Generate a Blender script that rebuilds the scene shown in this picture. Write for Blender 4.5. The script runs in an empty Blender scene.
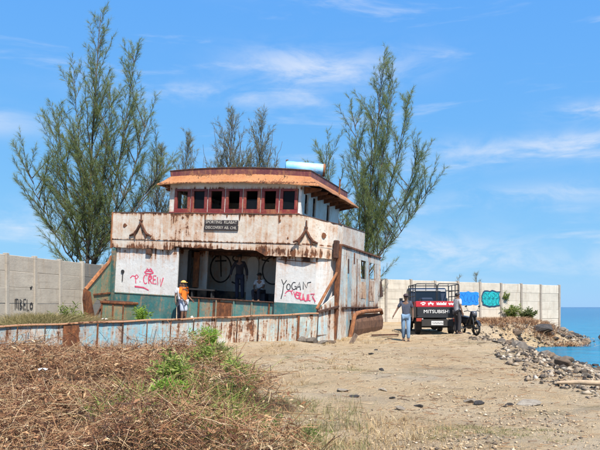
import bpy, bmesh, math, random
import numpy as np
from mathutils import Vector, Matrix, noise as mnoise

R = math.radians
random.seed(7)
rng = np.random.default_rng(11)
scene = bpy.context.scene
col = scene.collection

# ------------------------------------------------------------------ camera
cam_d = bpy.data.cameras.new('camera')
cam_d.sensor_width = 36.0
cam_d.lens = 39.0
cam_d.shift_y = 82.0 / 600.0
cam_d.clip_start = 0.1
cam_d.clip_end = 20000
cam = bpy.data.objects.new('camera', cam_d)
col.objects.link(cam)
cam.location = (0, 0, 1.5)
cam.rotation_euler = (R(90), 0, 0)
scene.camera = cam
scene.render.engine = 'CYCLES'
scene.render.resolution_x = 1024
scene.render.resolution_y = 768
scene.view_settings.view_transform = 'Standard'
scene.view_settings.look = 'None'
scene.view_settings.gamma = 1.0
scene.view_settings.use_curve_mapping = False
scene.view_settings.exposure = 0.85

# ------------------------------------------------------------------ sun and sky
SUN_ELEV = 54.0
SUN_AZ = 158.0            # clockwise from +Y: behind the camera, to its right
sx = math.sin(R(SUN_AZ)) * math.cos(R(SUN_ELEV))
sy = math.cos(R(SUN_AZ)) * math.cos(R(SUN_ELEV))
sz = math.sin(R(SUN_ELEV))
sun_d = bpy.data.lights.new('sun', 'SUN')
sun_d.energy = 4.8
sun_d.angle = R(0.53)
sun_d.color = (1.0, 0.95, 0.87)
sun = bpy.data.objects.new('sun', sun_d)
col.objects.link(sun)
sun.location = (20, -30, 60)
sun.rotation_euler = Vector((-sx, -sy, -sz)).to_track_quat('-Z', 'Y').to_euler()


class NT:
    """small helper for node trees"""
    def __init__(self, tree):
        self.t = tree
        self.n = tree.nodes
        self.l = tree.links

    def add(self, kind, **kw):
        nd = self.n.new(kind)
        for k, v in kw.items():
            setattr(nd, k, v)
        return nd

    def put(self, sock, v):
        if v is None:
            return
        if isinstance(v, bpy.types.NodeSocket):
            self.l.new(v, sock)
        else:
            if sock.type == 'RGBA' and not isinstance(v, (int, float)) and len(v) == 3:
                v = (*v, 1)
            sock.default_value = v

    def math(self, op, a, b=None, clamp=False):
        nd = self.add('ShaderNodeMath', operation=op, use_clamp=clamp)
        self.put(nd.inputs[0], a)
        self.put(nd.inputs[1], b)
        return nd.outputs[0]

    def noise(self, vec, scale, detail=4, rough=0.55, dist=0.0):
        nd = self.add('ShaderNodeTexNoise')
        self.put(nd.inputs['Vector'], vec)
        nd.inputs['Scale'].default_value = scale
        nd.inputs['Detail'].default_value = detail
        nd.inputs['Roughness'].default_value = rough
        nd.inputs['Distortion'].default_value = dist
        return nd.outputs['Fac']

    def mapping(self, vec, scale=(1, 1, 1), loc=(0, 0, 0), rot=(0, 0, 0)):
        nd = self.add('ShaderNodeMapping')
        self.put(nd.inputs['Vector'], vec)
        nd.inputs['Scale'].default_value = scale
        nd.inputs['Location'].default_value = loc
        nd.inputs['Rotation'].default_value = rot
        return nd.outputs[0]

    def range(self, v, a, b, c=0.0, d=1.0, smooth=True):
        nd = self.add('ShaderNodeMapRange')
        if smooth:
            nd.interpolation_type = 'SMOOTHSTEP'
        self.put(nd.inputs[0], v)
        for i, q in enumerate((a, b, c, d)):
            nd.inputs[i + 1].default_value = q
        return nd.outputs[0]

    def mix(self, f, a, b, blend='MIX'):
        nd = self.add('ShaderNodeMix', data_type='RGBA', blend_type=blend)
        self.put(nd.inputs[0], f)
        self.put(nd.inputs[6], a)
        self.put(nd.inputs[7], b)
        return nd.outputs[2]

    def xyz(self, v):
        nd = self.add('ShaderNodeSeparateXYZ')
        self.put(nd.inputs[0], v)
        return nd.outputs

    def ramp(self, v, stops):
        nd = self.add('ShaderNodeValToRGB')
        self.put(nd.inputs[0], v)
        cr = nd.color_ramp
        while len(cr.elements) < len(stops):
            cr.elements.new(0.5)
        for e, (p, c) in zip(cr.elements, stops):
            e.position = p
            e.color = (*c, 1)
        return nd.outputs[0]

    def bump(self, h, strength=0.4, dist=0.02):
        nd = self.add('ShaderNodeBump')
        nd.inputs['Strength'].default_value = strength
        nd.inputs['Distance'].default_value = dist
        self.put(nd.inputs['Height'], h)
        return nd.outputs[0]


world = bpy.data.worlds.new('World')
scene.world = world
world.use_nodes = True
world.node_tree.nodes.clear()
W = NT(world.node_tree)
sky = W.add('ShaderNodeTexSky', sky_type='NISHITA')
sky.sun_disc = False
sky.sun_elevation = R(SUN_ELEV)
sky.sun_rotation = R(SUN_AZ)
sky.altitude = 0
sky.air_density = 1.0
sky.dust_density = 0.2
sky.ozone_density = 1.0
# the camera's rendering of a clear tropical sky: flatter from zenith to horizon, deeper azure
sr = W.add('ShaderNodeSeparateColor')
W.l.new(sky.outputs[0], sr.inputs[0])
cr_ = W.add('ShaderNodeCombineColor')
for i_, (p_, k_) in enumerate([(0.56, 0.54), (0.34, 1.50), (0.03, 4.2)]):
    W.put(cr_.inputs[i_], W.math('MULTIPLY', W.math('POWER', sr.outputs[i_], p_), k_))
azure = cr_.outputs[0]
tc = W.add('ShaderNodeTexCoord')
gx, gy, gz = W.xyz(tc.outputs['Generated'])
az = W.math('ARCTAN2', gx, gy)
el = W.math('ARCSINE', gz)
cv = W.add('ShaderNodeCombineXYZ')
W.put(cv.inputs[0], az)
W.put(cv.inputs[1], el)
wav = W.noise(W.mapping(cv.outputs[0], (3, 8, 1)), 1.0, 3)
# thin cirrus everywhere, streaked along the horizon
c1 = W.noise(W.mapping(cv.outputs[0], (2.6, 15, 1), (1.7, 0.4, 0), (0, 0, R(-4))), 1.6, 9, 0.6, 0.6)
c1 = W.range(c1, 0.52, 0.78, 0, 0.40)
c2 = W.noise(W.mapping(cv.outputs[0], (9, 24, 1), (4.1, 2.2, 0)), 1.0, 8, 0.62, 0.5)
cl = W.math('MULTIPLY', c1, W.range(el, -0.02, 0.10))
# the wisps that stand out (azimuth, elevation, half widths, opacity)
for (a0, e0, wa, we, op) in [(0.035, 0.352, 0.125, 0.026, 0.70), (-0.15, 0.315, 0.16, 0.014, 0.35),
                             (0.36, 0.222, 0.20, 0.020, 0.60), (0.43, 0.272, 0.06, 0.012, 0.75),
                             (0.20, 0.080, 0.16, 0.032, 0.55), (-0.48, 0.255, 0.10, 0.02, 0.5),
                             (0.38, 0.155, 0.18, 0.016, 0.40), (-0.40, 0.12, 0.12, 0.02, 0.35),
                             (0.42, 0.06, 0.2, 0.02, 0.3), (-0.29, 0.46, 0.2, 0.015, 0.2)]:
    da = W.math('DIVIDE', W.math('SUBTRACT', az, a0), wa)
    de = W.math('DIVIDE', W.math('SUBTRACT', W.math('ADD', el, W.math('MULTIPLY', W.math('SUBTRACT', wav, 0.5), 0.05)), e0), we)
    r2 = W.math('ADD', W.math('MULTIPLY', da, da), W.math('MULTIPLY', de, de))
    g = W.math('POWER', 2.718, W.math('MULTIPLY', r2, -1.0))
    g = W.math('MULTIPLY', W.math('MULTIPLY', g, op), W.range(c2, 0.33, 0.66))
    cl = W.math('ADD', cl, g)
cl = W.math('MINIMUM', cl, 0.85)
skyc = W.mix(cl, azure, (4.0, 4.2, 4.6))
bg = W.add('ShaderNodeBackground')
bg.inputs['Strength'].default_value = 0.12
W.l.new(skyc, bg.inputs['Color'])
wo = W.add('ShaderNodeOutputWorld')
W.l.new(bg.outputs[0], wo.inputs[0])


# ------------------------------------------------------------------ mesh helpers
class MB:
    """collects shapes; build() links them as ONE mesh object"""
    def __init__(self):
        self.v = []
        self.f = []

    def add(self, vs, fs):
        o = len(self.v)
        self.v += [tuple(p) for p in vs]
        self.f += [tuple(i + o for i in q) for q in fs]
        return self

    def box(self, x0, x1, y0, y1, z0, z1):
        return self.hexa([(x0, y0, z0), (x1, y0, z0), (x1, y1, z0), (x0, y1, z0),
                          (x0, y0, z1), (x1, y0, z1), (x1, y1, z1), (x0, y1, z1)])

    def hexa(self, p):
        return self.add(p, [(0, 3, 2, 1), (4, 5, 6, 7), (0, 1, 5, 4), (1, 2, 6, 5), (2, 3, 7, 6), (3, 0, 4, 7)])

    def prism(self, poly, vec):
        n = len(poly)
        a = [Vector(p) for p in poly]
        vec = Vector(vec)
        return self.add(a + [p + vec for p in a],
                        [tuple(range(n))[::-1], tuple(range(n, 2 * n))] +
                        [(i, (i + 1) % n, n + (i + 1) % n, n + i) for i in range(n)])

    def tube(self, pts, r, sides=8, cap=True, closed=False):
        pts = [Vector(p) for p in pts]
        n = len(pts)
        if not hasattr(r, '__len__'):
            r = [r] * n
        o = len(self.v)
        ref = None
        for i, p in enumerate(pts):
            if closed:
                t = pts[(i + 1) % n] - pts[i - 1]
            else:
                t = pts[min(i + 1, n - 1)] - pts[max(i - 1, 0)]
            t.normalize()
            if ref is None:
                ref = Vector((0, 0, 1)) if abs(t.z) < 0.9 else Vector((1, 0, 0))
            a = (ref - t * ref.dot(t))
            if a.length < 1e-6:
                a = t.orthogonal()
            a.normalize()
            ref = a
            b = t.cross(a)
            for k in range(sides):
                w = 2 * math.pi * k / sides
                self.v.append(tuple(p + (a * math.cos(w) + b * math.sin(w)) * r[i]))
        for i in range(n if closed else n - 1):
            j = (i + 1) % n
            for k in range(sides):
                k2 = (k + 1) % sides
                self.f.append((o + i * sides + k, o + i * sides + k2, o + j * sides + k2, o + j * sides + k))
        if cap and not closed:
            self.f.append(tuple(o + k for k in range(sides))[::-1])
            self.f.append(tuple(o + (n - 1) * sides + k for k in range(sides)))
        return self

    def bar(self, a, b, w, h, up=(0, 0, 1)):
        a, b = Vector(a), Vector(b)
        t = (b - a).normalized()
        u = Vector(up)
        s = t.cross(u)
        if s.length < 1e-4:
            s = t.orthogonal()
        s.normalize()
        u = s.cross(t)
        q = []
        for p in (a, b):
            for (i, j) in ((-1, -1), (1, -1), (1, 1), (-1, 1)):
                q.append(p + s * (i * w / 2) + u * (j * h / 2))
        return self.add(q, [(0, 1, 2, 3), (7, 6, 5, 4), (0, 4, 5, 1), (1, 5, 6, 2), (2, 6, 7, 3), (3, 7, 4, 0)])

    def wall(self, path, zb, zt, th):
        """a plate standing on a plan polyline; zb / zt may be lists; th is towards the left of the path"""
        n = len(path)
        if not hasattr(zb, '__len__'):
            zb = [zb] * n
        if not hasattr(zt, '__len__'):
            zt = [zt] * n
        o = len(self.v)
        P = [Vector((p[0], p[1], 0)) for p in path]
        for i in range(n):
            t = (P[min(i + 1, n - 1)] - P[max(i - 1, 0)]).normalized()
            nn = Vector((-t.y, t.x, 0)) * th
            for q, z in ((P[i], zb[i]), (P[i], zt[i]), (P[i] + nn, zt[i]), (P[i] + nn, zb[i])):
                self.v.append((q.x, q.y, z))
        for i in range(n - 1):
            a, b = o + 4 * i, o + 4 * i + 4
            for k in range(4):
                k2 = (k + 1) % 4
                self.f.append((a + k, b + k, b + k2, a + k2))
        self.f.append((o, o + 1, o + 2, o + 3))
        e = o + 4 * (n - 1)
        self.f.append((e + 3, e + 2, e + 1, e))
        return self

    def ball(self, c, r, seg=12, rings=8):
        c = Vector(c)
        if not hasattr(r, '__len__'):
            r = (r, r, r)
        vs = [(c.x, c.y, c.z - r[2])]
        for i in range(1, rings):
            a = -math.pi / 2 + math.pi * i / rings
            for k in range(seg):
                w = 2 * math.pi * k / seg
                vs.append((c.x + r[0] * math.cos(a) * math.cos(w), c.y + r[1] * math.cos(a) * math.sin(w), c.z + r[2] * math.sin(a)))
        vs.append((c.x, c.y, c.z + r[2]))
        fs = [(0, 1 + (k + 1) % seg, 1 + k) for k in range(seg)]
        for i in range(rings - 2):
            for k in range(seg):
                a = 1 + i * seg
                fs.append((a + k, a + (k + 1) % seg, a + seg + (k + 1) % seg, a + seg + k))
        t = len(vs) - 1
        a = 1 + (rings - 2) * seg
        fs += [(a + k, a + (k + 1) % seg, t) for k in range(seg)]
        return self.add(vs, fs)

    def lathe(self, prof, axis_o, axis='x', seg=20):
        """profile [(along, radius)] turned about an axis through axis_o"""
        ox, oy, oz = axis_o
        o = len(self.v)
        for (s, r) in prof:
            for k in range(seg):
                w = 2 * math.pi * k / seg
                a, b = r * math.cos(w), r * math.sin(w)
                if axis == 'x':
                    self.v.append((ox + s, oy + a, oz + b))
                elif axis == 'y':
                    self.v.append((ox + a, oy + s, oz + b))
                else:
                    self.v.append((ox + a, oy + b, oz + s))
        for i in range(len(prof) - 1):
            for k in range(seg):
                k2 = (k + 1) % seg
                self.f.append((o + i * seg + k, o + i * seg + k2, o + (i + 1) * seg + k2, o + (i + 1) * seg + k))
        return self

    def build(self, name, mat, parent=None, bevel=0.0, smooth=False, loc=None, rz=0.0):
        me = bpy.data.meshes.new(name)
        me.from_pydata(self.v, [], self.f)
        bm = bmesh.new()
        bm.from_mesh(me)
        bmesh.ops.recalc_face_normals(bm, faces=bm.faces)
        if bevel:
            bmesh.ops.bevel(bm, geom=[e for e in bm.edges if len(e.link_faces) == 2 and e.calc_face_angle(0) > 0.5],
                            offset=bevel, segments=1, affect='EDGES', clamp_overlap=True)
        bm.to_mesh(me)
        bm.free()
        if smooth:
            me.polygons.foreach_set('use_smooth', [True] * len(me.polygons))
            try:
                me.set_sharp_from_angle(angle=R(40))
            except Exception:
                pass
        me.materials.append(mat)
        return link(name, me, parent, loc, rz)


def link(name, me, parent=None, loc=None, rz=0.0):
    o = bpy.data.objects.new(name, me)
    col.objects.link(o)
    if parent is not None:
        o.parent = parent
    if loc is not None:
        o.location = loc
    if rz:
        o.rotation_euler.z = rz
    return o


def tag(o, label=None, cat=None, group=None, kind=None):
    if label:
        o['label'] = label
    if cat:
        o['category'] = cat
    if group:
        o['group'] = group
    if kind:
        o['kind'] = kind
    return o


def thing(name, label, cat, loc=(0, 0, 0), rot=0.0, group=None):
    o = bpy.data.objects.new(name, None)
    o.empty_display_size = 0.2
    col.objects.link(o)
    o.location = loc
    o.rotation_euler = rot if hasattr(rot, '__len__') else (0, 0, rot)
    return tag(o, label, cat, group)


def np_mesh(name, V, F, mat):
    """V (n,3), F (m,k) all faces of the same size"""
    me = bpy.data.meshes.new(name)
    n, (m, k) = len(V), F.shape
    me.vertices.add(n)
    me.vertices.foreach_set('co', np.ascontiguousarray(V, dtype=np.float32).ravel())
    me.loops.add(m * k)
    me.loops.foreach_set('vertex_index', np.ascontiguousarray(F, dtype=np.int32).ravel())
    me.polygons.add(m)
    me.polygons.foreach_set('loop_start', np.arange(0, m * k, k, dtype=np.int32))
    me.update(calc_edges=True)
    me.validate()
    me.materials.append(mat)
    return me


def tubes_np(P, r, sides=3):
    """P (N,K,3) centre lines, r (N,K) radii -> verts, quads"""
    N, K, _ = P.shape
    T = np.gradient(P, axis=1)
    T /= np.linalg.norm(T, axis=2, keepdims=True) + 1e-9
    ref = np.where(np.abs(T[..., 2:3]) < 0.9, np.array([0, 0, 1.0]), np.array([1.0, 0, 0]))
    A = np.cross(T, ref)
    A /= np.linalg.norm(A, axis=2, keepdims=True) + 1e-9
    B = np.cross(T, A)
    w = np.arange(sides) * 2 * np.pi / sides
    V = P[:, :, None, :] + r[:, :, None, None] * (A[:, :, None, :] * np.cos(w)[None, None, :, None] + B[:, :, None, :] * np.sin(w)[None, None, :, None])
    V = V.reshape(-1, 3)
    base = (np.arange(N) * K * sides)[:, None, None] + (np.arange(K - 1) * sides)[None, :, None]
    k = np.arange(sides)[None, None, :]
    k2 = (np.arange(sides)[None, None, :] + 1) % sides
    F = np.stack([base + k, base + k2, base + sides + k2, base + sides + k], -1).reshape(-1, 4)
    return V, F


def blades_np(P, wd, side):
    """flat ribbons: P (N,K,3), wd (N,K) half widths, side (N,3) unit vectors"""
    N, K, _ = P.shape
    o = wd[:, :, None] * side[:, None, :]
    V = np.stack([P - o, P + o], 2).reshape(-1, 3)
    base = (np.arange(N) * K * 2)[:, None] + (np.arange(K - 1) * 2)[None, :]
    F = np.stack([base, base + 1, base + 3, base + 2], -1).reshape(-1, 4)
    return V, F


def unit(a):
    return a / (np.linalg.norm(a, axis=-1, keepdims=True) + 1e-9)


# ------------------------------------------------------------------ materials
def new_mat(name):
    m = bpy.data.materials.new(name)
    m.use_nodes = True
    m.node_tree.nodes.clear()
    t = NT(m.node_tree)
    b = t.add('ShaderNodeBsdfPrincipled')
    o = t.add('ShaderNodeOutputMaterial')
    t.l.new(b.outputs[0], o.inputs[0])
    return m, t, b


def obj_co(t):
    return t.add('ShaderNodeTexCoord').outputs['Object']


def plain(name, c, rough=0.6, metal=0.0, var=0.25, scale=6.0, bump=0.0):
    """one colour, unevenly worn"""
    m, t, b = new_mat(name)
    co = obj_co(t)
    n = t.noise(co, scale, 6, 0.6)
    c2 = tuple(max(0, q * (1 - var)) for q in c)
    c3 = tuple(min(0.9, q * (1 + var * 0.6)) for q in c)
    t.put(b.inputs['Base Color'], t.ramp(n, [(0.25, c2), (0.75, c3)]))
    b.inputs['Roughness'].default_value = rough
    b.inputs['Metallic'].default_value = metal
    if bump:
        t.put(b.inputs['Normal'], t.bump(t.noise(co, scale * 4, 5), bump, 0.01))
    return m


RUST_D = (0.055, 0.020, 0.011)
RUST_O = (0.27, 0.092, 0.030)


def rusty(name, paint, amount=0.5, streak=0.6, paint2=None, edges=(), below=None, seed=0.0, rust_hi=RUST_O, dirt=0.5, scale=1.0, mottled=0.0, stain=1.0):
    """old paint over rusting steel; edges: [(height, reach)] where rust gathers; below: (height, colour) second paint under that height"""
    m, t, b = new_mat(name)
    co = t.mapping(obj_co(t), loc=(seed, seed * 0.7, seed * 0.3))
    raw = obj_co(t)
    big = t.noise(co, 1.1 * scale, 7, 0.62)
    fine = t.noise(co, 9.0 * scale, 8, 0.65)
    strk = t.noise(t.mapping(co, (9, 9, 0.55)), 1.0 * scale, 6, 0.62, 0.3)
    strk2 = t.noise(t.mapping(co, (19, 19, 1.3)), 1.0 * scale, 6, 0.65, 0.8)
    sx_, sy_, sz_ = t.xyz(raw)
    s = t.math('ADD', t.math('MULTIPLY', big, 0.42), t.math('MULTIPLY', fine, 0.30))
    s = t.math('ADD', s, t.math('MULTIPLY', strk, 0.28 + 0.25 * streak))
    s = t.math('SUBTRACT', s, 0.125 * streak)
    for (h, reach) in edges:
        dd = t.math('ABSOLUTE', t.math('SUBTRACT', sz_, h))
        k = t.math('MULTIPLY', t.range(dd, 0.0, reach, 1.0, 0.0), t.range(strk, 0.25, 0.65, 0.04, 0.17))
        s = t.math('ADD', s, k)
    thr = 0.70 - 0.25 * amount
    mask = t.range(s, thr - 0.015, thr + 0.04)
    halo = t.range(s, thr - 0.17, thr + 0.03)
    pc = t.mix(t.range(t.noise(co, 0.7 * scale, 5), 0.35, 0.65), paint, paint2 or tuple(q * 0.86 for q in paint))
    if mottled:
        pc = t.mix(t.math('MULTIPLY', t.range(strk2, 0.52, 0.66), mottled), pc, (0.62, 0.60, 0.55))
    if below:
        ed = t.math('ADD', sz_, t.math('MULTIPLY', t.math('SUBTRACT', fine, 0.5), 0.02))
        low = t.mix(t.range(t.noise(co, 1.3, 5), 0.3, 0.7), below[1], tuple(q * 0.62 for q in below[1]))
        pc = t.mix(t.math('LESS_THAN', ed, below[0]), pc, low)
    # grime, and rusty water run down over the paint
    pc = t.mix(t.math('MULTIPLY', t.range(strk2, 0.48, 0.75), 0.45 * dirt), pc, (0.20, 0.15, 0.10))
    pc = t.mix(t.math('MULTIPLY', t.range(t.noise(co, 1.9 * scale, 6, 0.7), 0.42, 0.68), 0.40 * stain), pc, (0.42, 0.27, 0.15))
    pc = t.mix(t.math('MULTIPLY', halo, 0.70), pc, (0.42, 0.19, 0.075))
    pit = t.range(t.noise(co, 15.0, 4, 0.6), 0.635, 0.69)
    mask = t.math('MAXIMUM', mask, t.math('MULTIPLY', pit, 0.9 * min(1.0, amount * 2)))
    rc = t.ramp(t.noise(co, 5.0 * scale, 8, 0.7), [(0.36, tuple(q * 0.7 for q in RUST_D)), (0.53, tuple((a + c) / 2.6 for a, c in zip(RUST_D, rust_hi))), (0.72, rust_hi)])
    t.put(b.inputs['Base Color'], t.mix(mask, pc, rc))
    t.put(b.inputs['Roughness'], t.range(mask, 0, 1, 0.55, 0.9))
    h = t.math('ADD', t.math('MULTIPLY', mask, -0.5), t.math('MULTIPLY', fine, 0.5))
    h = t.math('ADD', h, t.math('MULTIPLY', t.noise(co, 2.2, 3), 1.4))
    t.put(b.inputs['Normal'], t.bump(h, 0.55, 0.03))
    return m


def rust_only(name, lo=RUST_D, hi=RUST_O, scale=4.0):
    m, t, b = new_mat(name)
    co = obj_co(t)
    n = t.noise(t.mapping(co, (1.6, 1.6, 0.8)), scale, 10, 0.75, 0.3)
    t.put(b.inputs['Base Color'], t.ramp(n, [(0.34, tuple(q * 0.7 for q in lo)), (0.50, tuple((a + c) / 2.5 for a, c in zip(lo, hi))), (0.66, hi)]))
    b.inputs['Roughness'].default_value = 0.9
    t.put(b.inputs['Normal'], t.bump(n, 0.7, 0.02))
    return m


def island(name, stops, rough=0.8, trans=0.0, spec=0.2):
    """each loose piece of the mesh gets its own tint"""
    m, t, b = new_mat(name)
    g = t.add('ShaderNodeNewGeometry')
    c = t.ramp(g.outputs['Random Per Island'], stops)
    t.put(b.inputs['Base Color'], c)
    b.inputs['Roughness'].default_value = rough
    b.inputs['Specular IOR Level'].default_value = spec
    if trans:
        tr = t.add('ShaderNodeBsdfTranslucent')
        t.put(tr.inputs[0], c)
        mx = t.add('ShaderNodeMixShader')
        mx.inputs[0].default_value = trans
        t.l.new(b.outputs[0], mx.inputs[1])
        t.l.new(tr.outputs[0], mx.inputs[2])
        t.l.new(mx.outputs[0], t.n['Material Output'].inputs[0])
    return m
# ------------------------------------------------------------------ terrain
_lat = np.random.default_rng(5).random((256, 256))


def vnoise(x, y, s):
    x = np.asarray(x, float) * s + 731.3
    y = np.asarray(y, float) * s + 417.7
    i, j = np.floor(x).astype(int), np.floor(y).astype(int)
    fx, fy = x - i, y - j
    fx = fx * fx * (3 - 2 * fx)
    fy = fy * fy * (3 - 2 * fy)
    a, b = _lat[i % 256, j % 256], _lat[(i + 1) % 256, j % 256]
    c, d = _lat[i % 256, (j + 1) % 256], _lat[(i + 1) % 256, (j + 1) % 256]
    return (a * (1 - fx) + b * fx) * (1 - fy) + (c * (1 - fx) + d * fx) * fy - 0.5


def sstep(x, a, b):
    t = np.clip((x - a) / (b - a), 0, 1)
    return t * t * (3 - 2 * t)


SEA_Z = -0.40
SH_Y = [-400, -20, 10, 20.9, 24.2, 28.7, 30.4, 31.3, 33, 36.3, 40, 46, 65, 200, 6000]
SH_X = [14, 8.6, 8.9, 9.35, 9.6, 9.95, 10.7, 12.8, 14.9, 16.5, 17.6, 19.6, 24, 30, 60]


def shore(y):
    return np.interp(y, SH_Y, SH_X)


def inland_mask(x, y):
    """1 where the dry brush lies (left foreground), 0 on the sandy track"""
    edge = np.interp(y, [0, 6.0, 7.5, 9.3, 11.5, 14, 17, 19, 21], [0.6, 0.3, -0.6, -0.1, -0.5, -1.15, -1.8, -2.6, -3.2])
    return sstep(edge + vnoise(x, y, 0.9) * 0.9 - x, -0.25, 0.8)


def ground_z(x, y):
    x = np.asarray(x, float)
    y = np.asarray(y, float)
    land = np.clip(-0.13 + 0.0185 * y, -0.3, 0.66)
    land = land + vnoise(x, y, 0.25) * 0.16 + vnoise(x, y, 0.8) * 0.07 + vnoise(x, y, 2.6) * 0.03
    near = sstep(y, 60, 45) * sstep(-y, 10, -2)
    land = land + near * (vnoise(x, y, 5.3) * 0.045 + np.abs(vnoise(x + 3, y, 2.1)) * 0.07)
    # soil heaped against the left wall and under the brush
    land = land + 0.50 * np.exp(-(((x + 9.0) / 2.6) ** 2 + ((y - 22.2) / 3.0) ** 2))
    land = land + 0.14 * inland_mask(x, y) * sstep(y, 5, 9) * sstep(-y, -17, -12)
    land = land + 0.16 * np.exp(-(((x + 9.5) / 4.0) ** 2 + ((y - 13.5) / 3.5) ** 2))
    # low bank of rubble along the wall's right part
    land = land + 0.16 * np.exp(-(((x - 9.3) / 2.0) ** 2 + ((y - 33.0) / 4.0) ** 2))
    d = x - shore(y)
    t = sstep(d, -3.4, 0.1)
    return land * (1 - t) + (SEA_Z - 0.06) * t - 1.9 * sstep(d, 0.2, 9) + 0.10 * vnoise(x, y, 1.7) * t * (1 - sstep(d, 0.5, 3))


def gz(x, y):
    return float(ground_z(x, y))


def graded(lo, hi, a, b, st, grow=1.28):
    c = list(np.arange(a, b, st))
    s = st
    q = c[-1]
    while q < hi:
        s *= grow
        q += s
        c.append(q)
    s = st
    q = c[0]
    out = []
    while q > lo:
        s *= grow
        q -= s
        out.append(q)
    return np.array(out[::-1] + c)


gxs = graded(-6000, 6000, -13.5, 18.0, 0.13)
gys = graded(-300, 9000, 3.0, 47.0, 0.17)
GX, GY = np.meshgrid(gxs, gys)
GZ = ground_z(GX, GY)
GV = np.stack([GX, GY, GZ], -1).reshape(-1, 3)
nx, ny = len(gxs), len(gys)
ii = (np.arange(ny - 1)[:, None] * nx + np.arange(nx - 1)[None, :]).ravel()
GF = np.stack([ii, ii + 1, ii + nx + 1, ii + nx], -1)


def mat_ground():
    m, t, b = new_mat('sand and dry soil')
    co = t.add('ShaderNodeTexCoord').outputs['Object']
    at = t.add('ShaderNodeAttribute', attribute_name='soil')
    soil = at.outputs['Fac']
    n1 = t.noise(co, 0.45, 6, 0.6)
    n2 = t.noise(co, 3.2, 7, 0.65)
    n3 = t.noise(co, 24, 6, 0.7)
    n4 = t.noise(co, 85, 3, 0.7)
    sand = t.ramp(n1, [(0.30, (0.58, 0.395, 0.220)), (0.50, (0.69, 0.500, 0.295)), (0.70, (0.72, 0.565, 0.385))])
    sand = t.mix(t.range(n2, 0.46, 0.66, 0, 0.5), sand, (0.55, 0.355, 0.18))
    sand = t.mix(t.range(n3, 0.55, 0.67, 0, 0.5), sand, (0.27, 0.19, 0.12))
    sand = t.mix(t.range(t.noise(co, 9, 8, 0.75), 0.57, 0.67, 0, 0.4), sand, (0.34, 0.235, 0.14))
    sand = t.mix(t.range(n4, 0.56, 0.66, 0, 0.60), sand, (0.66, 0.58, 0.47))
    # weedy film and grey gravelly patches
    g1 = t.math('MULTIPLY', t.range(t.noise(t.mapping(co, (0.5, 1.1, 1), (3.3, 8.1, 0)), 1.0, 6), 0.55, 0.68), t.range(n3, 0.38, 0.56))
    sand = t.mix(t.math('MULTIPLY', g1, 0.62), sand, (0.17, 0.145, 0.065))
    g2 = t.range(t.noise(t.mapping(co, (0.4, 0.9, 1), (13.3, 1.1, 0)), 1.0, 6), 0.52, 0.68)
    sand = t.mix(t.math('MULTIPLY', g2, 0.35), sand, (0.42, 0.345, 0.26))
    dark = t.ramp(t.noise(co, 7, 8, 0.7), [(0.30, (0.085, 0.046, 0.026)), (0.55, (0.20, 0.115, 0.060)), (0.75, (0.36, 0.235, 0.130))])
    c = t.mix(t.range(t.math('ADD', soil, t.math('MULTIPLY', t.math('SUBTRACT', n2, 0.5), 0.7)), 0.35, 0.65), sand, dark)
    t.put(b.inputs['Base Color'], c)
    b.inputs['Roughness'].default_value = 0.95
    b.inputs['Specular IOR Level'].default_value = 0.15
    h = t.math('ADD', t.math('MULTIPLY', n3, 1.0), t.math('MULTIPLY', n4, 0.45))
    h = t.math('ADD', h, t.math('MULTIPLY', n2, 2.2))
    t.put(b.inputs['Normal'], t.bump(h, 1.0, 0.10))
    return m


gme = np_mesh('ground', GV, GF, mat_ground())
soil = inland_mask(GV[:, 0], GV[:, 1]) * sstep(GV[:, 1], 4, 7) * sstep(-GV[:, 1], -23, -20)
soil = np.maximum(soil, 0.9 * sstep(-GV[:, 0], 5.5, 7.0) * sstep(GV[:, 1], 15, 17) * sstep(-GV[:, 1], -30, -25))
soil = np.maximum(soil, 0.9 * np.exp(-(((GV[:, 0] - 11.2) / 2.6) ** 2 + ((GV[:, 1] - 36) / 4.2) ** 2)))
ga = gme.attributes.new('soil', 'FLOAT', 'POINT')
ga.data.foreach_set('value', soil.astype(np.float32))
gme.polygons.foreach_set('use_smooth', [True] * len(gme.polygons))
ground = link('ground', gme)
tag(ground, 'sandy track and dry soil sloping to the shore', None, None, 'structure')


def mat_sea():
    m, t, b = new_mat('tropical sea water')
    co = t.add('ShaderNodeTexCoord').outputs['Object']
    x, y, z = t.xyz(co)
    w1 = t.noise(t.mapping(co, (0.55, 1.0, 1)), 0.9, 6, 0.6, 0.4)
    w2 = t.noise(t.mapping(co, (0.10, 0.22, 1)), 1.0, 5, 0.6)
    far = t.range(t.math('ADD', y, t.math('MULTIPLY', t.math('SUBTRACT', w2, 0.5), 60.0)), 24, 150)
    c = t.mix(far, (0.008, 0.165, 0.265), (0.003, 0.098, 0.205))
    far2 = t.range(y, 150, 1600)
    c = t.mix(far2, c, (0.003, 0.052, 0.160))
    c = t.mix(t.range(w1, 0.48, 0.66, 0, 0.55), c, (0.003, 0.060, 0.145))
    t.put(b.inputs['Base Color'], c)
    b.inputs['Roughness'].default_value = 0.16
    b.inputs['IOR'].default_value = 1.33
    b.inputs['Specular IOR Level'].default_value = 0.35
    t.put(b.inputs['Normal'], t.bump(w1, 1.0, 0.6))
    return m


s = MB()
s.add([(-9000, -300, SEA_Z), (9000, -300, SEA_Z), (9000, 9000, SEA_Z), (-9000, 9000, SEA_Z)], [(0, 1, 2, 3)])
sea = s.build('sea', mat_sea())
tag(sea, 'turquoise sea reaching the horizon', None, None, 'structure')


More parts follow.
